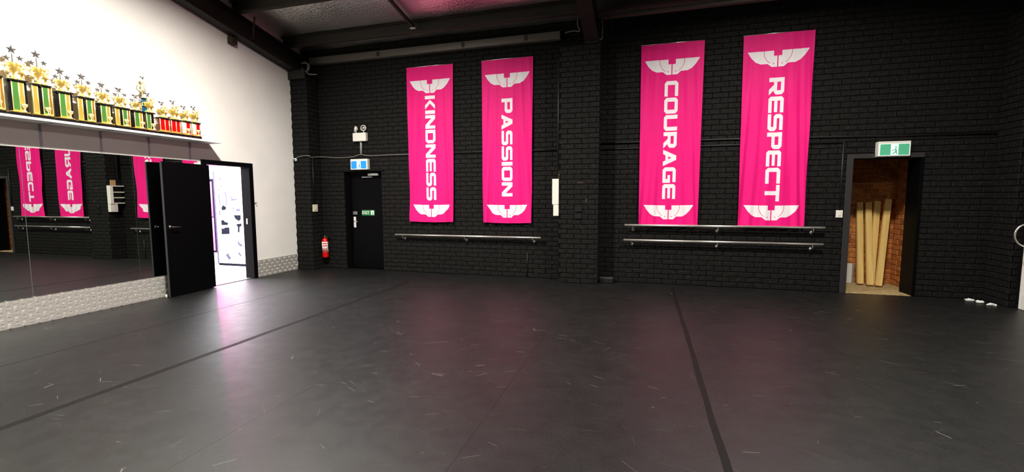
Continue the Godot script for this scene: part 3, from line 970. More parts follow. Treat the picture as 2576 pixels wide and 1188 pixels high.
func trophy(z: float, x: float, deck: float, tall: float, kind: String, wide: float, label: String, group: String):
	var t := thing("trophy", label, "trophy", Vector3(x, 2.432, z), group)
	var st := mb()
	var hw := wide / 2.0
	obj("base", box_mesh(Vector3(-0.075, 0.0, -hw), Vector3(0.075, 0.045, hw), 0.006), M.marble_black, t)
	obj("base_trim", box_mesh(Vector3(-0.07, 0.045, -hw + 0.005), Vector3(0.07, 0.055, hw - 0.005), 0.003), M.gold, t)
	var cols: Array = {"green": [["trophy_black", 0.16], ["trophy_green", 0.30], ["trophy_gold", 0.20], ["trophy_black", 0.2]], "amber": [["trophy_gold", 0.22], ["trophy_black", 0.22], ["trophy_green", 0.28], ["trophy_amber", 0.14]], "red": [["trophy_red", 0.46], ["trophy_red", 0.4]], "redwhite": [["trophy_white", 0.34], ["trophy_red", 0.44]], "blue": [["trophy_green", 0.4], ["trophy_black", 0.4]]}[kind]
	var total := 0.0
	for c in cols: total += c[1]
	var gap: float = wide * (0.97 - total) / cols.size()
	var at := hw - 0.01
	for c in cols:   # from the viewer's left (large z) to the right
		var w: float = c[1] * wide
		var zc := at - w / 2.0
		var cx: float = 0.03 if c[0] != "trophy_black" else 0.015
		var col := mb()
		bx(col, Vector3(cx - 0.02, 0.055, zc - w / 2), Vector3(cx + 0.02, deck - 0.016, zc + w / 2), 0.006)
		var o := obj("column", col, M[c[0]], t)
		if c[0] != "trophy_black":
			for s in [-1.0, 1.0]:
				var e := mb(true)
				var zz: float = zc + s * (w / 2 + 0.003)
				lathe(e, [[0.0, 0.055], [0.006, 0.055], [0.006, deck - 0.016], [0.0, deck - 0.016]], 6, Transform3D(Basis.IDENTITY, Vector3(cx + 0.016, 0, zz)))
				obj("gold_edge", e, M.pale_gold, o)
			var foot := mb()
			bx(foot, Vector3(cx - 0.024, 0.055, zc - w / 2 - 0.003), Vector3(cx + 0.024, 0.075, zc + w / 2 + 0.003), 0.005)
			obj("column_foot", foot, M.gold, o)
		at -= w + gap
	obj("deck", box_mesh(Vector3(-0.07, deck - 0.016, -hw), Vector3(0.07, deck, hw), 0.004), M.marble_black, t)
	# small cup standing on the base in front of the columns
	if kind != "red":
		st = mb(true)
		lathe(st, [[0.0, 0.055], [0.022, 0.055], [0.018, 0.066], [0.006, 0.075], [0.006, 0.095], [0.026, 0.12], [0.03, 0.145], [0.0, 0.14]], 12, Transform3D(Basis.IDENTITY, Vector3(0.056, 0, -hw * 0.45)))
		obj("small_cup", st, M.pale_gold, t)
	# top ornaments: a cup with a star on a stem in the middle, lower figures either side
	var h := tall - deck
	st = mb(true)
	lathe(st, [[0.0, 0.0], [0.045, 0.0], [0.038, 0.018], [0.012, 0.03], [0.01, h * 0.2], [0.036, h * 0.3], [0.048, h * 0.46], [0.044, h * 0.5], [0.0, h * 0.46]], 14, Transform3D(Basis.IDENTITY, Vector3(0.0, deck, 0.0)))
	for s in [-1.0, 1.0]:
		tube(st, curve([Vector3(0, deck + h * 0.28, s * 0.034), Vector3(0, deck + h * 0.34, s * 0.066), Vector3(0, deck + h * 0.45, s * 0.06), Vector3(0, deck + h * 0.44, s * 0.045)], 9), 0.005, 6)
	obj("cup", st, M.gold, t)
	st = mb(true)
	lathe(st, [[0.0, h * 0.46], [0.006, h * 0.46], [0.005, h * 0.84], [0.0, h * 0.84]], 6, Transform3D(Basis.IDENTITY, Vector3(0, deck, 0)))
	obj("star_stem", st, M.silver, t)
	obj("star", star_mesh(0.052, 0.016), M.silver, t, Transform3D(Basis.IDENTITY, Vector3(0, deck + h * 0.88, 0)))
	if kind == "green" or kind == "amber":
		for s in [[1.0, 0.60, "pale_gold"], [-1.0, 0.66, "gold"]]:
			st = mb(true)
			figure(st, Vector3(0.02, deck, s[0] * hw * 0.64), h * s[1] * 0.78)
			obj("dancer_figure", st, M[s[2]], t)
			obj("star", star_mesh(0.037, 0.012), M.silver, t, Transform3D(Basis.IDENTITY, Vector3(0.02, deck + h * s[1], s[0] * hw * 0.64)))
	else:
		st = mb(true)
		figure(st, Vector3(0.03, deck, -hw * 0.5), h * 0.72)
		obj("dancer_figure", st, M.gold, t)
	return t

func build_trophies():
	var g := "trophies standing on the white wall shelf"
	var list := [
		[4.885, 0.14, 0.415, 0.70, "amber", "amber and black column trophy cut by the left picture edge"],
		[4.672, 0.14, 0.41, 0.79, "green", "tallest gold topped trophy nearest the left picture edge"],
		[4.459, 0.14, 0.405, 0.80, "amber", "tall amber column trophy, second gold cup from the left edge"],
		[4.244, 0.14, 0.37, 0.65, "green", "green column trophy, third gold cup from the left edge"],
		[4.025, 0.14, 0.35, 0.645, "amber", "amber column trophy, fourth gold cup from the left edge"],
		[3.813, 0.14, 0.31, 0.59, "green", "green column trophy, fifth gold cup from the left edge"],
		[3.614, 0.14, 0.30, 0.575, "amber", "amber column trophy, sixth gold cup from the left edge"],
		[3.410, 0.14, 0.295, 0.525, "green", "green column trophy just left of the tall two tier trophy"],
		[3.065, 0.15, 0.255, 0.50, "red", "wide red column trophy, leftmost of the red ones"],
		[2.900, 0.15, 0.255, 0.555, "red", "dark red column trophy, second of the red ones"],
		[2.735, 0.15, 0.26, 0.50, "redwhite", "white and red column trophy, third of the red ones"],
		[2.575, 0.15, 0.26, 0.525, "redwhite", "white and red column trophy at the shelf's right end"],
	]
	for e in list:
		trophy(e[0], e[1], e[2], e[3], e[4], 0.18 if e[4] in ["green", "amber"] else 0.135, e[5], g)
	# two tier one: a second storey on the deck
	var t = trophy(3.235, 0.12, 0.30, 0.60, "blue", 0.12, "tall two tier trophy with a blue upper column, right of the green ones", g)
	var st := mb()
	bx(st, Vector3(-0.05, 0.30, 0.0), Vector3(-0.01, 0.49, 0.055), 0.006)
	obj("upper_column", st, M.trophy_blue, t)
	st = mb()
	bx(st, Vector3(-0.065, 0.49, -0.01), Vector3(0.0, 0.503, 0.065), 0.003)
	obj("upper_deck", st, M.marble_black, t)
	st = mb(true)
	figure(st, Vector3(-0.03, 0.503, 0.028), 0.25)
	obj("dancer_figure", st, M.pale_gold, t)
	obj("star", star_mesh(0.04, 0.012), M.silver, t, Transform3D(Basis.IDENTITY, Vector3(-0.03, 0.79, 0.028)))

# ---------------------------------------------------------------- back wall fittings
func barre(xa: float, xb: float, y: float, posts: Array, label: String):
	var b := thing("ballet_barre", label, "barre", Vector3(xa, y, 0.0), "barres on the black brick wall")
	var st := mb(true)
	tube(st, [Vector3(0, 0, 0.1), Vector3(xb - xa, 0, 0.1)], 0.02, 16)
	obj("rail", st, M.barre_steel, b)
	for x in posts:
		st = mb(true)
		var px: float = x - xa
		lathe(st, [[0.0, 0.0], [0.03, 0.0], [0.03, 0.008], [0.012, 0.02], [0.0, 0.02]], 16, Transform3D(Basis.from_euler(Vector3(PI / 2, 0, 0)), Vector3(px, -0.085, 0.0)))
		tube(st, curve([Vector3(px, -0.085, 0.01), Vector3(px, -0.085, 0.06), Vector3(px, -0.06, 0.098), Vector3(px, -0.012, 0.1)], 15), 0.0085, 8)
		obj("bracket", st, M.brushed_steel, b)

func exit_sign(at: Vector3, size: Vector3, colour: String, label: String):
	var s := thing("exit_sign", label, "exit sign", at)
	obj("housing", box_mesh(Vector3(-size.x / 2, 0, 0), Vector3(size.x / 2, size.y, size.z), 0.006), M.white_plastic, s)
	obj("sign_face", box_mesh(Vector3(-size.x / 2 + 0.012, 0.012, size.z), Vector3(size.x / 2 - 0.012, size.y - 0.035, size.z + 0.004), 0.001), M.sign_white_glow, s)
	var z := size.z + 0.004
	for sx in [-1.0, 1.0]:
		var st := mb()
		var a: float = 0.048; var b: float = size.x / 2 - 0.022
		bx(st, Vector3(minf(sx * a, sx * b), 0.02, z), Vector3(maxf(sx * a, sx * b), size.y - 0.042, z + 0.002))
		obj("sign_panel", st, M["sign_%s_glow" % colour], s)
	# running figure in the white doorway of the pictogram
	var st := mb()
	var h: float = size.y - 0.075
	for poly in [[[0.0, 0.55], [0.016, 0.6], [0.03, 0.4], [0.022, 0.22], [0.006, 0.26], [0.012, 0.4]], [[0.008, 0.3], [0.02, 0.28], [-0.012, 0.06], [-0.03, 0.06]], [[0.014, 0.3], [0.026, 0.3], [0.036, 0.06], [0.022, 0.06]], [[0.004, 0.55], [0.014, 0.58], [-0.022, 0.34], [-0.03, 0.4]], [[0.008, 0.66], [0.024, 0.66], [0.024, 0.8], [0.008, 0.8]]]:
		var pts := PackedVector2Array()
		for p in poly: pts.append(Vector2(p[0], 0.025 + p[1] * h))
		prism(st, pts, Vector3(0, 0, z), Vector3(1, 0, 0), Vector3(0, 1, 0), Vector3(0, 0, 0.002))
	obj("running_figure", st, M["sign_%s_glow" % colour], s)
	var a := AreaLight3D.new()
	a.name = "sign_light"
	a.area_size = Vector2(size.x - 0.03, size.y - 0.05)
	a.light_color = Color(0.3, 0.65, 1.0) if colour == "blue" else Color(0.5, 0.9, 0.75)
	a.light_energy = 0.01
	a.area_range = 8.0
	a.shadow_enabled = true
	a.rotation.y = PI
	a.position = Vector3(0, size.y / 2, size.z + 0.012)
	s.add_child(a)

func switch_plate(at: Vector3, turn: float, size: Vector2, label: String, m: Material):
	var s := thing("light_switch", label, "switch", at)
	s.rotation.y = turn
	obj("plate", box_mesh(Vector3(-size.x / 2, -size.y / 2, 0.0), Vector3(size.x / 2, size.y / 2, 0.02), 0.004), m, s)
	obj("rocker", box_mesh(Vector3(-size.x / 5, -size.y / 4, 0.02), Vector3(size.x / 5, size.y / 4, 0.026), 0.002), M.white_plastic, s)

func pipe(called: String, label: String, category: String, pts: Array, r: float, m: Material, group := ""):
	var st := mb(true)
	tube(st, pts, r, 8)
	return tag(obj(called, st, m), label, category, group)

func words(text: String, height: float, m: Material, parent: Node, at: Vector3):
	var t := TextMesh.new()
	t.text = text
	var f := SystemFont.new()
	f.font_names = PackedStringArray(["Droid Sans"])
	f.font_weight = 700
	t.font = f
	t.font_size = 64
	t.pixel_size = height / 46.0
	t.depth = 0.001
	var o := MeshInstance3D.new()
	o.name = "lettering"
	o.mesh = t
	o.material_override = m
	o.position = at
	parent.add_child(o, true)

func build_back_wall():
	banner("KINDNESS", 2.507, 0.556, 2.563, 0.1, "pink banner reading KINDNESS, leftmost of the four")
	banner("PASSION", 4.063, 0.708, 2.491, 0.37, "pink banner reading PASSION, second from the left")
	banner("COURAGE", 6.909, 0.608, 2.542, 0.62, "pink banner reading COURAGE, just right of the brick pier")
	banner("RESPECT", 8.459, 0.669, 2.584, 0.83, "pink banner reading RESPECT, rightmost of the four")
	barre(2.21, 5.21, 0.76, [2.37, 3.71, 5.06], "steel ballet barre under the two left hand banners")
	barre(6.69, 9.69, 1.018, [6.83, 8.18, 9.54], "upper steel ballet barre at the foot of the right hand banners")
	barre(6.68, 9.68, 0.76, [6.82, 8.18, 9.54], "lower steel ballet barre under the right hand banners")

	# exit door set back in the wall
	var d := thing("door_3", "black exit door with closer set back in the brick wall", "door", Vector3(0.97, 0, 0), "", "structure")
	var st := mb()
	bx(st, Vector3(0.0, 0.0, -0.2), Vector3(0.055, 2.05, -0.10), 0.003)
	obj("jamb", st, M.black_door, d)
	st = mb()
	bx(st, Vector3(0.835, 0.0, -0.2), Vector3(0.89, 2.05, -0.10), 0.003)
	obj("jamb", st, M.black_door, d)
	st = mb()
	bx(st, Vector3(0.055, 1.995, -0.2), Vector3(0.835, 2.05, -0.10), 0.003)
	obj("head", st, M.black_door, d)
	obj("door_panel", box_mesh(Vector3(0.058, 0.008, -0.185), Vector3(0.832, 1.99, -0.145), 0.003), M.black_door, d)
	st = mb()
	bx(st, Vector3(-0.35, 2.045, 0.0), Vector3(0.95, 2.062, 0.022), 0.002)
	obj("lintel", st, M.black_paint, d)
	var lock := thing_part("lock_plate", d)
	obj("plate", box_mesh(Vector3(0.10, 0.87, -0.145), Vector3(0.16, 1.10, -0.139), 0.002), M.brushed_steel, lock)
	st = mb(true)
	lathe(st, [[0.0, 0.0], [0.014, 0.0], [0.012, 0.02], [0.0, 0.022]], 12, Transform3D(Basis.from_euler(Vector3(PI / 2, 0, 0)), Vector3(0.13, 1.0, -0.139)))
	tube(st, curve([Vector3(0.13, 1.0, -0.125), Vector3(0.13, 1.0, -0.095), Vector3(0.15, 1.0, -0.09), Vector3(0.24, 1.0, -0.09)], 12), 0.008, 8)
	obj("lever", st, M.chrome, lock)
	obj("notice", box_mesh(Vector3(0.09, 1.15, -0.145), Vector3(0.19, 1.21, -0.1435), 0.0), M.grey_plastic, d)
	for k in 4:
		st = mb()
		bx(st, Vector3(0.098 + 0.022 * k, 1.162, -0.1435), Vector3(0.112 + 0.022 * k, 1.198 - 0.012 * (k % 2), -0.143))
		obj("notice_print", st, M.black_plastic, d)
	var cl := thing_part("door_closer", d)
	obj("body", box_mesh(Vector3(0.54, 1.955, -0.10), Vector3(0.78, 2.005, -0.04), 0.005), M.grey_plastic, cl)
	st = mb()
	bx(st, Vector3(0.34, 1.925, -0.135), Vector3(0.60, 1.94, -0.115), 0.002)
	obj("arm", st, M.brushed_steel, cl)
	var gs := thing("exit_sticker", "small green EXIT sticker on the black exit door", "sign", Vector3(1.42, 1.13, -0.145))
	obj("sheet", box_mesh(Vector3(-0.145, 0.0, 0.0), Vector3(0.165, 0.115, 0.002), 0.0), M.sign_green, gs)
	words("EXIT", 0.062, M.paper, gs, Vector3(-0.05, 0.058, 0.0025))
	obj("pictogram", box_mesh(Vector3(0.075, 0.012, 0.002), Vector3(0.15, 0.103, 0.003), 0.0), M.paper, gs)
	st = mb()
	for poly in [[[0.11, 0.06], [0.122, 0.066], [0.13, 0.04], [0.118, 0.036]], [[0.118, 0.04], [0.128, 0.042], [0.104, 0.016], [0.092, 0.018]], [[0.12, 0.04], [0.13, 0.04], [0.136, 0.016], [0.126, 0.016]], [[0.116, 0.072], [0.128, 0.072], [0.128, 0.086], [0.116, 0.086]]]:
		var pts := PackedVector2Array()
		for p in poly: pts.append(Vector2(p[0], p[1]))
		prism(st, pts, Vector3(0, 0, 0.003), Vector3(1, 0, 0), Vector3(0, 1, 0), Vector3(0, 0, 0.001))
	obj("running_figure", st, M.sign_green, gs)

	exit_sign(Vector3(1.41, 2.075, 0.012), Vector3(0.40, 0.215, 0.09), "blue", "lit blue exit sign above the black exit door")
	exit_sign(Vector3(10.515, 2.085, 0.0), Vector3(0.40, 0.22, 0.1), "green", "green exit sign above the open storeroom doorway")

	# twin head emergency light on its stem
	var em := thing("emergency_light", "white twin head emergency light above the blue exit sign", "emergency light", Vector3(1.42, 2.40, 0.0))
	obj("housing", box_mesh(Vector3(-0.155, 0.25, 0.0), Vector3(0.155, 0.42, 0.08), 0.008), M.white_plastic, em)
	st = mb(true)
	tube(st, [Vector3(0.0, 0.0, 0.02), Vector3(0.0, 0.25, 0.02)], 0.022, 10)
	obj("stem", st, M.grey_plastic, em)
	for s in [[-0.095, 0.5, -0.9], [0.085, 0.51, 0.15]]:
		var hd := thing_part("lamp_head", em)
		var xf := Transform3D(Basis.from_euler(Vector3(PI / 2 - 0.15, s[2], 0), EULER_ORDER_YXZ), Vector3(s[0], s[1], 0.03))
		st = mb(true)
		lathe(st, [[0.0, -0.03], [0.03, -0.03], [0.058, 0.0], [0.062, 0.03], [0.056, 0.034], [0.0, 0.034]], 16, xf)
		obj("reflector", st, M.white_plastic, hd)
		st = mb(true)
		lathe(st, [[0.0, 0.034], [0.05, 0.034], [0.04, 0.044], [0.0, 0.05]], 16, xf)
		obj("lens", st, M.silver, hd)
		st = mb(true)
		tube(st, [Vector3(s[0], 0.41, 0.04), Vector3(s[0], s[1] - 0.03, 0.035)], 0.01, 8)
		obj("neck", st, M.white_plastic, hd)

	# wiring along the wall
	pipe("wall_cable", "pale cable running from the corner pier to the first banner", "cable", curve([Vector3(0.1, 2.33, 0.352), Vector3(0.25, 2.36, 0.352), Vector3(0.41, 2.36, 0.36), Vector3(0.425, 2.33, 0.3), Vector3(0.43, 2.36, 0.08), Vector3(0.52, 2.36, 0.014), Vector3(0.85, 2.335, 0.012), Vector3(1.2, 2.345, 0.012), Vector3(1.4, 2.385, 0.02), Vector3(1.62, 2.355, 0.012), Vector3(2.1, 2.36, 0.012), Vector3(2.6, 2.36, 0.012)], 90), 0.010, M.cable_grey, "cables along the brick wall")
	pipe("wall_cable", "black cable on the brick wall between the left banners and pier", "cable", [Vector3(2.6, 2.36, 0.012), Vector3(4.5, 2.36, 0.012), Vector3(5.57, 2.35, 0.012)], 0.013, M.cable_black, "cables along the brick wall")
	pipe("wall_cable", "upper black cable on the wall between the right hand banners", "cable", [Vector3(6.27, 2.44, 0.012), Vector3(8.2, 2.43, 0.012), Vector3(10.2, 2.40, 0.012), Vector3(11.74, 2.38, 0.012)], 0.015, M.cable_black, "cables along the brick wall")
	pipe("wall_cable", "lower black cable on the wall between the right hand banners", "cable", [Vector3(6.27, 2.33, 0.012), Vector3(8.2, 2.335, 0.012), Vector3(9.9, 2.32, 0.012)], 0.012, M.cable_black, "cables along the brick wall")
	pipe("wall_conduit", "black conduit dropping to the switch left of the storeroom", "conduit", [Vector3(9.9, 2.34, 0.016), Vector3(9.9, 1.29, 0.016)], 0.012, M.cable_black, "conduits")
	pipe("wall_conduit", "black conduit dropping to the switch on the corner pier", "conduit", [Vector3(0.424, 2.33, 0.27), Vector3(0.424, 1.38, 0.27)], 0.011, M.cable_black, "conduits")
	pipe("wall_conduit", "tall black conduit rising from the white rack on the pier", "conduit", [Vector3(5.53, 1.99, 0.12), Vector3(5.53, 3.9, 0.12)], 0.022, M.cable_black, "conduits")
	pipe("wall_conduit", "thin black conduit near the floor left of the pier", "conduit", [Vector3(4.93, 0.0, 0.012), Vector3(4.93, 0.47, 0.012)], 0.009, M.cable_black, "conduits")
	switch_plate(Vector3(0.412, 1.29, 0.245), PI / 2, Vector2(0.14, 0.15), "cream light switch on the corner pier above the extinguisher", M.cream_plastic)
	switch_plate(Vector3(9.9, 1.23, 0.0), 0.0, Vector2(0.09, 0.115), "white light switch left of the storeroom doorway", M.white_plastic)
	var sn := thing("motion_sensor", "small white motion sensor on the corner pier", "sensor", Vector3(0.07, 2.29, 0.34))
	obj("body", box_mesh(Vector3(-0.035, -0.03, 0.0), Vector3(0.035, 0.03, 0.04), 0.008), M.white_plastic, sn)
	st = mb(true)
	lathe(st, [[0.0, 0.0], [0.022, 0.0], [0.017, 0.016], [0.0, 0.022]], 12, Transform3D(Basis.from_euler(Vector3(PI / 2, 0, 0)), Vector3(0, -0.005, 0.04)))
	obj("lens", st, M.trophy_blue, sn)

	# fire extinguisher
	var fe := thing("fire_extinguisher", "red fire extinguisher hanging beside the black exit door", "fire extinguisher", Vector3(0.52, 0.24, 0.1))
	st = mb(true)
	lathe(st, [[0.0, 0.0], [0.06, 0.0], [0.066, 0.015], [0.066, 0.35], [0.058, 0.385], [0.03, 0.41], [0.022, 0.42], [0.0, 0.42]], 24)
	obj("cylinder", st, M.red_paint, fe)
	st = mb(true)
	lathe(st, [[0.0665, 0.12], [0.0672, 0.12], [0.0672, 0.335], [0.0665, 0.335]], 24)
	obj("label_band", st, M.paper, fe)
	for k in 4:
		st = mb()
		for a in 5:
			var t0 := 0.35 + 0.28 * a; var t1 := t0 + 0.28
			var y0 := 0.14 + 0.048 * k; var y1: float = y0 + (0.03 if k != 1 else 0.012)
			quad(st, Vector3(cos(t1) * 0.0677, y0, sin(t1) * 0.0677), Vector3(cos(t0) * 0.0677, y0, sin(t0) * 0.0677), Vector3(cos(t0) * 0.0677, y1, sin(t0) * 0.0677), Vector3(cos(t1) * 0.0677, y1, sin(t1) * 0.0677))
		obj("label_print", st, M.red_paint, fe)
	st = mb(true)
	lathe(st, [[0.0, 0.42], [0.02, 0.42], [0.02, 0.46], [0.0, 0.462]], 12)
	obj("valve", st, M.brushed_steel, fe)
	st = mb()
	bx(st, Vector3(-0.012, 0.455, -0.02), Vector3(0.10, 0.468, 0.02), 0.003)
	bx(st, Vector3(-0.012, 0.485, -0.014), Vector3(0.10, 0.498, 0.014), 0.003)
	obj("squeeze_handle", st, M.black_plastic, fe)
	st = mb(true)
	tube(st, curve([Vector3(0.02, 0.44, 0.02), Vector3(0.075, 0.43, 0.03), Vector3(0.085, 0.33, 0.02), Vector3(0.082, 0.18, 0.01)], 20), 0.009, 8)
	obj("hose", st, M.black_plastic, fe)
	obj("wall_bracket", box_mesh(Vector3(-0.02, 0.33, -0.1), Vector3(0.02, 0.36, -0.064), 0.002), M.black_paint, fe)

	# rack on the left face of the pier (its front shows in the mirror)
	var rk := thing("wall_rack", "white rack with three dark slots on the side of the brick pier", "rack", Vector3(5.58, 1.375, 0.0))
	for y in [0.0, 0.135, 0.27, 0.42]:
		obj("rack_shelf", box_mesh(Vector3(-0.105, y, 0.02), Vector3(0.0, y + 0.024, 0.27), 0.002), M.white_plastic, rk)
	obj("end_panel", box_mesh(Vector3(-0.115, 0.0, 0.27), Vector3(0.0, 0.444, 0.34), 0.003), M.white_plastic, rk)
	obj("back_panel", box_mesh(Vector3(-0.012, 0.0, 0.02), Vector3(0.0, 0.444, 0.27), 0.001), M.slot_dark, rk)
	var lb := thing("meter_box", "small white box under the rack on the brick pier", "box", Vector3(5.58, 1.175, 0.18))
	obj("case", box_mesh(Vector3(-0.095, 0.0, 0.0), Vector3(0.0, 0.195, 0.16), 0.004), M.white_plastic, lb)
	for k in 3:
		obj("vent_line", box_mesh(Vector3(-0.0965, 0.05 + 0.045 * k, 0.02), Vector3(-0.095, 0.06 + 0.045 * k, 0.085), 0.0), M.grey_plastic, lb)
	var tb := thing("tan_notice", "small tan card on the pier side above the white rack", "notice", Vector3(5.58, 1.825, 0.2))
	obj("card", box_mesh(Vector3(-0.014, 0.0, -0.06), Vector3(0.0, 0.13, 0.06), 0.002), M.cardboard, tb)
	obj("fold", box_mesh(Vector3(-0.017, 0.118, -0.061), Vector3(-0.013, 0.132, 0.061), 0.001), M.cardboard, tb)

	# sockets and broken bricks on the pier front
	for s in [[5.925, 1.29, "upper black power socket on the front of the brick pier"], [5.925, 1.17, "lower black power socket on the front of the brick pier"]]:
		var k := thing("power_socket", s[2], "socket", Vector3(s[0], s[1], 0.33), "sockets on the pier")
		obj("plate", box_mesh(Vector3(-0.062, -0.04, 0.0), Vector3(0.062, 0.04, 0.022), 0.004), M.black_plastic, k)
		obj("rocker", box_mesh(Vector3(-0.05, 0.005, 0.022), Vector3(-0.02, 0.028, 0.027), 0.001), M.black_plastic, k)
		obj("rocker", box_mesh(Vector3(0.02, 0.005, 0.022), Vector3(0.05, 0.028, 0.027), 0.001), M.black_plastic, k)
	for c in [[5.95, 1.745, 0.075, 0.018, "wide chip in a brick high on the pier front"], [6.055, 1.44, 0.02, 0.045, "narrow chip in a brick of the pier front"]]:
		st = mb()
		var o := Vector3(c[0], c[1], 0.3335)
		var ring := []
		for k in 8:
			var a := TAU * k / 8.0
			ring.append(Vector3(cos(a) * c[2] * (1.0 if k % 2 else 0.72), sin(a) * c[3] * (1.0 if k % 3 else 0.7), 0))
		for k in 8: tri(st, o + Vector3(0, 0, 0.003), o + ring[k], o + ring[(k + 1) % 8])
		tag(obj("brick_chip", st, M.cardboard_dark), c[4], "chip")

	# black box on the floor by the pier
	var bb := thing("floor_box", "small black box on the floor against the brick pier", "box", Vector3(6.4, 0.0, 0.13))
	obj("case", box_mesh(Vector3(-0.12, 0.0, -0.08), Vector3(0.12, 0.085, 0.08), 0.01), M.black_plastic, bb)
	obj("lid", box_mesh(Vector3(-0.115, 0.085, -0.075), Vector3(0.115, 0.095, 0.075), 0.003), M.edge_grey, bb)

	var wd := thing("door_5", "white panel door in the right hand wall at the picture edge", "door", Vector3(ROOM_X, 0, 0.56), "", "structure")
	obj("panel", box_mesh(Vector3(-0.045, 0.004, 0.0), Vector3(-0.002, 2.04, 0.92), 0.004), M.white_paint, wd)
	obj("kick_plate", box_mesh(Vector3(-0.048, 0.02, 0.05), Vector3(-0.045, 0.2, 0.87), 0.001), M.white_plastic, wd)
	# scraps of paper and a hoop by the right hand corner
	var spots := [[11.565, 0.155, "left of the three paper scraps by the right corner"], [11.63, 0.25, "middle of the three paper scraps by the right corner"], [11.66, 0.42, "right of the three paper scraps by the right corner"]]
	for i in 3:
		st = mb()
		rng.seed = 40 + i
		var pts := []
		for a in 7:
			for b in 4:
				var th := TAU * a / 7.0; var ph := PI * (b + 0.5) / 4.0
				pts.append(Vector3(cos(th) * sin(ph) * 0.06, maxf(0.001, cos(ph) * 0.02 + 0.014), sin(th) * sin(ph) * 0.04) * rng.randf_range(0.75, 1.15))
		for a in 7:
			for b in 3:
				var a2: int = (a + 1) % 7
				quad(st, pts[a * 4 + b], pts[a2 * 4 + b], pts[a2 * 4 + b + 1], pts[a * 4 + b + 1])
			tri(st, Vector3(0, 0.03, 0), pts[((a + 1) % 7) * 4], pts[a * 4])
		var o := obj("paper_scrap", st, M.paper)
		o.position = Vector3(spots[i][0] - 0.05, 0.0, spots[i][1])
		tag(o, spots[i][2], "paper", "paper scraps by the right corner")
	var hp := thing("metal_hoop", "pale metal hoop hanging at the right edge of the picture", "hoop", Vector3(11.70, 1.0, 0.76))
	st = mb(true)
	var ringp := []
	for k in 33: ringp.append(Vector3(sin(TAU * k / 32.0) * 0.125, cos(TAU * k / 32.0) * 0.145, 0))
	tube(st, ringp, 0.011, 8, false)
	obj("ring", st, M.brushed_steel, hp)
	st = mb(true)
	tube(st, [Vector3(0.0, 0.152, 0.0), Vector3(0.105, 0.152, 0.0)], 0.008, 6)
	obj("hook", st, M.brushed_steel, hp)

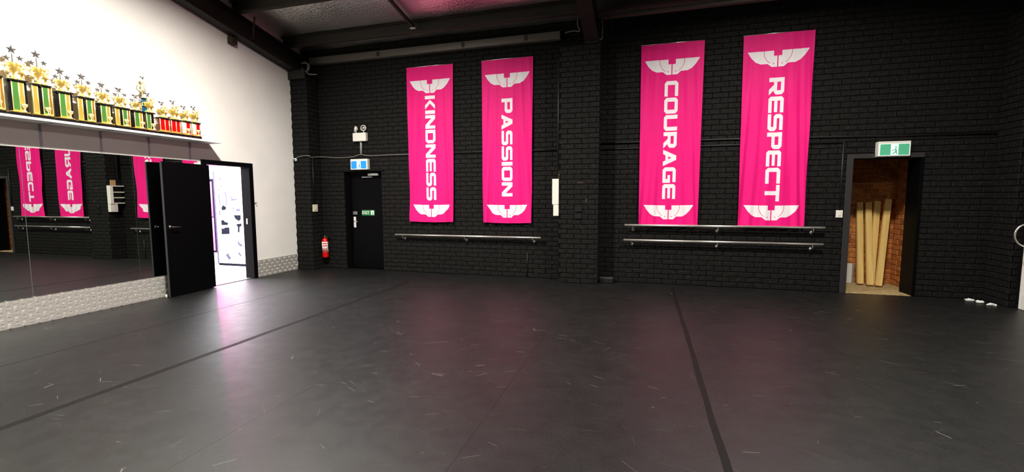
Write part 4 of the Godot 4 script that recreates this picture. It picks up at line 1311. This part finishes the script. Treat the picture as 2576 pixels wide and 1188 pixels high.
func build_storeroom():
	# shallow brick store behind the open doorway on the right
	var fr := thing("door_4", "open black framed storeroom doorway in the brick wall", "doorway", Vector3(10.03, 0, 0), "", "structure")
	var st := mb()
	bx(st, Vector3(-0.07, 0.0, 0.0), Vector3(0.015, 2.14, 0.02), 0.003)
	obj("architrave", st, M.frame_grey, fr)
	st = mb()
	bx(st, Vector3(0.86, 0.0, -0.33), Vector3(0.90, 2.07, 0.015), 0.003)
	obj("jamb", st, M.black_door, fr)
	st = mb()
	bx(st, Vector3(0.015, 2.07, 0.0), Vector3(0.9, 2.14, 0.02), 0.003)
	obj("head", st, M.frame_grey, fr)
	st = mb()
	bx(st, Vector3(0.0, -0.002, -0.24), Vector3(0.9, 0.006, 0.0), 0.002)
	obj("threshold", st, M.old_timber_floor, fr)
	# timber floor boards of the store
	var sf := thing("floor", "worn timber floor boards of the storeroom", "floor", Vector3(9.7, 0, -1.15), "", "structure")
	for k in 7:
		obj("floor_board", box_mesh(Vector3(0.0, -0.03, 0.131 * k), Vector3(1.5, 0.002, 0.131 * k + 0.127), 0.002), M.old_timber_floor, sf)
	var mats := [M.orange_brick, M.red_brick, M.orange_brick]
	var bw := thing("wall_store_back", "orange brick back wall of the storeroom", "wall", Vector3(9.75, 0, -1.05), "", "structure")
	st = mb()
	bx(st, Vector3(-0.2, 0, -0.12), Vector3(1.4, 2.5, -0.008))
	obj("mortar", st, M.mortar, bw)
	var none := func(b): return 0
	place_bricks(bw, lay(1.4, 2.45, [], 0.02), Transform3D(Basis.IDENTITY, Vector3(0, 0, -0.012)), mats, 280, none)
	var sw := thing("wall_store_side", "orange brick side wall of the storeroom", "wall", Vector3(11.08, 0, -1.05), "", "structure")
	st = mb()
	bx(st, Vector3(0.008, 0, 0.0), Vector3(0.12, 2.5, 0.82))
	obj("mortar", st, M.mortar, sw)
	place_bricks(sw, lay(0.82, 2.45, [], 0.06), Transform3D(Basis.from_euler(Vector3(0, -PI / 2, 0)), Vector3(0.012, 0, 0.0)), mats, 200, none)
	st = mb()
	bx(st, Vector3(9.5, 0, -1.17), Vector3(9.7, 2.5, -0.23))
	tag(obj("wall_store_end", st, M.mortar), "plain end wall of the storeroom out of sight", "wall", "", "structure")
	st = mb()
	bx(st, Vector3(9.5, 2.5, -1.17), Vector3(11.2, 2.6, -0.23))
	tag(obj("ceiling", st, M.black_paint), "dark ceiling of the storeroom", "ceiling", "", "structure")
	# leaning timber posts
	var posts := [[Vector3(10.555, 0.003, -0.80), Vector3(10.545, 1.40, -0.985), "leftmost pale timber post leaning in the storeroom"], [Vector3(10.655, 0.003, -0.70), Vector3(10.665, 1.40, -0.975), "second pale timber post from the left in the storeroom"], [Vector3(10.72, 0.003, -0.83), Vector3(10.80, 1.42, -0.985), "pale timber post behind the slanting one in the storeroom"], [Vector3(10.755, 0.003, -0.66), Vector3(10.93, 1.45, -0.93), "pale timber post that slants to the right in the storeroom"]]
	for p in posts:
		var d: Vector3 = p[1] - p[0]
		var t := thing("timber_post", p[2], "timber", p[0], "timber posts in the storeroom")
		var y := d.normalized()
		var xx := y.cross(Vector3(0, 0, 1)).normalized()
		var b := Basis(xx, y, xx.cross(y))
		st = mb()
		bx(st, Vector3(-0.045, 0.02, -0.03), Vector3(0.045, d.length(), 0.03), 0.007)
		obj("post", st, M.pale_timber, t, Transform3D(b, Vector3.ZERO))
		st = mb()
		bx(st, Vector3(-0.043, 0.012, -0.028), Vector3(0.043, 0.02, 0.028), 0.002)
		obj("end_grain", st, M.cardboard, t, Transform3D(b, Vector3.ZERO))
	var wbx := thing("white_board", "white panel standing on the storeroom floor at the left", "panel", Vector3(10.40, 0.002, -0.95))
	obj("sheet", box_mesh(Vector3(-0.15, 0.0, -0.04), Vector3(0.085, 0.34, 0.0), 0.004), M.white_plastic, wbx)
	obj("edge_band", box_mesh(Vector3(0.085, 0.0, -0.05), Vector3(0.11, 0.335, 0.0), 0.002), M.grey_plastic, wbx)

const SIDE_ENERGY := 7.0

func _ready():
	# ---- camera
	var cam := Camera3D.new()
	cam.name = "camera"
	cam.transform = Transform3D(Basis(Vector3(0.95923868, -0.00303046, -0.28258092), Vector3(-0.02136251, 0.99630379, -0.08320096), Vector3(0.28178858, 0.08584622, 0.95562839)), EYE)
	cam.fov = 55.5753
	cam.near = 0.05
	cam.far = 100.0
	add_child(cam)
	cam.current = true
	# ---- environment: a closed room, so the outside is dark
	var we := WorldEnvironment.new()
	we.name = "world"
	var env := Environment.new()
	env.background_mode = Environment.BG_COLOR
	env.background_color = Color(0.02, 0.02, 0.02)
	env.tonemap_mode = Environment.TONE_MAPPER_LINEAR
	env.tonemap_exposure = 5.0
	env.sdfgi_enabled = true
	env.ssao_enabled = true
	env.ssil_enabled = true
	we.environment = env
	add_child(we)
	# ---- materials
	materials()
	mat("cardboard_dark", Color(0.20, 0.13, 0.08), 0.8)
	mat("bracket_grey", Color(0.72, 0.70, 0.74), 0.5)
	mat("edge_grey", Color(0.22, 0.22, 0.225), 0.5)
	mat("slot_dark", Color(0.09, 0.07, 0.06), 0.8)
	mat("frame_grey", Color(0.17, 0.16, 0.16), 0.5)
	mat("barre_steel", Color(0.90, 0.88, 0.85), 0.24, 0.8)
	# ---- lamps of the hall, then two added fill lamps out of view
	lamp(Vector3(2.92, 5.1, 4.36), 14.3, "high bay lamp over the left half of the studio")
	lamp(Vector3(8.86, 4.95, 3.3), 6.6, "high bay lamp over the right half of the studio")
	lamp(Vector3(2.92, 5.3, 10.6), 5.0, "added fill lamp, unseen, behind the viewer on the left")  # rear pair added to brighten brick, banners and posts without floor sheen
	lamp(Vector3(8.86, 5.3, 10.6), 5.0, "added fill lamp, unseen, behind the viewer on the right")
	build_room()
	build_roof_steel()
	build_left_wall()
	build_side_door()
	build_side_room()
	build_back_wall()
	build_storeroom()
	build_trophies()
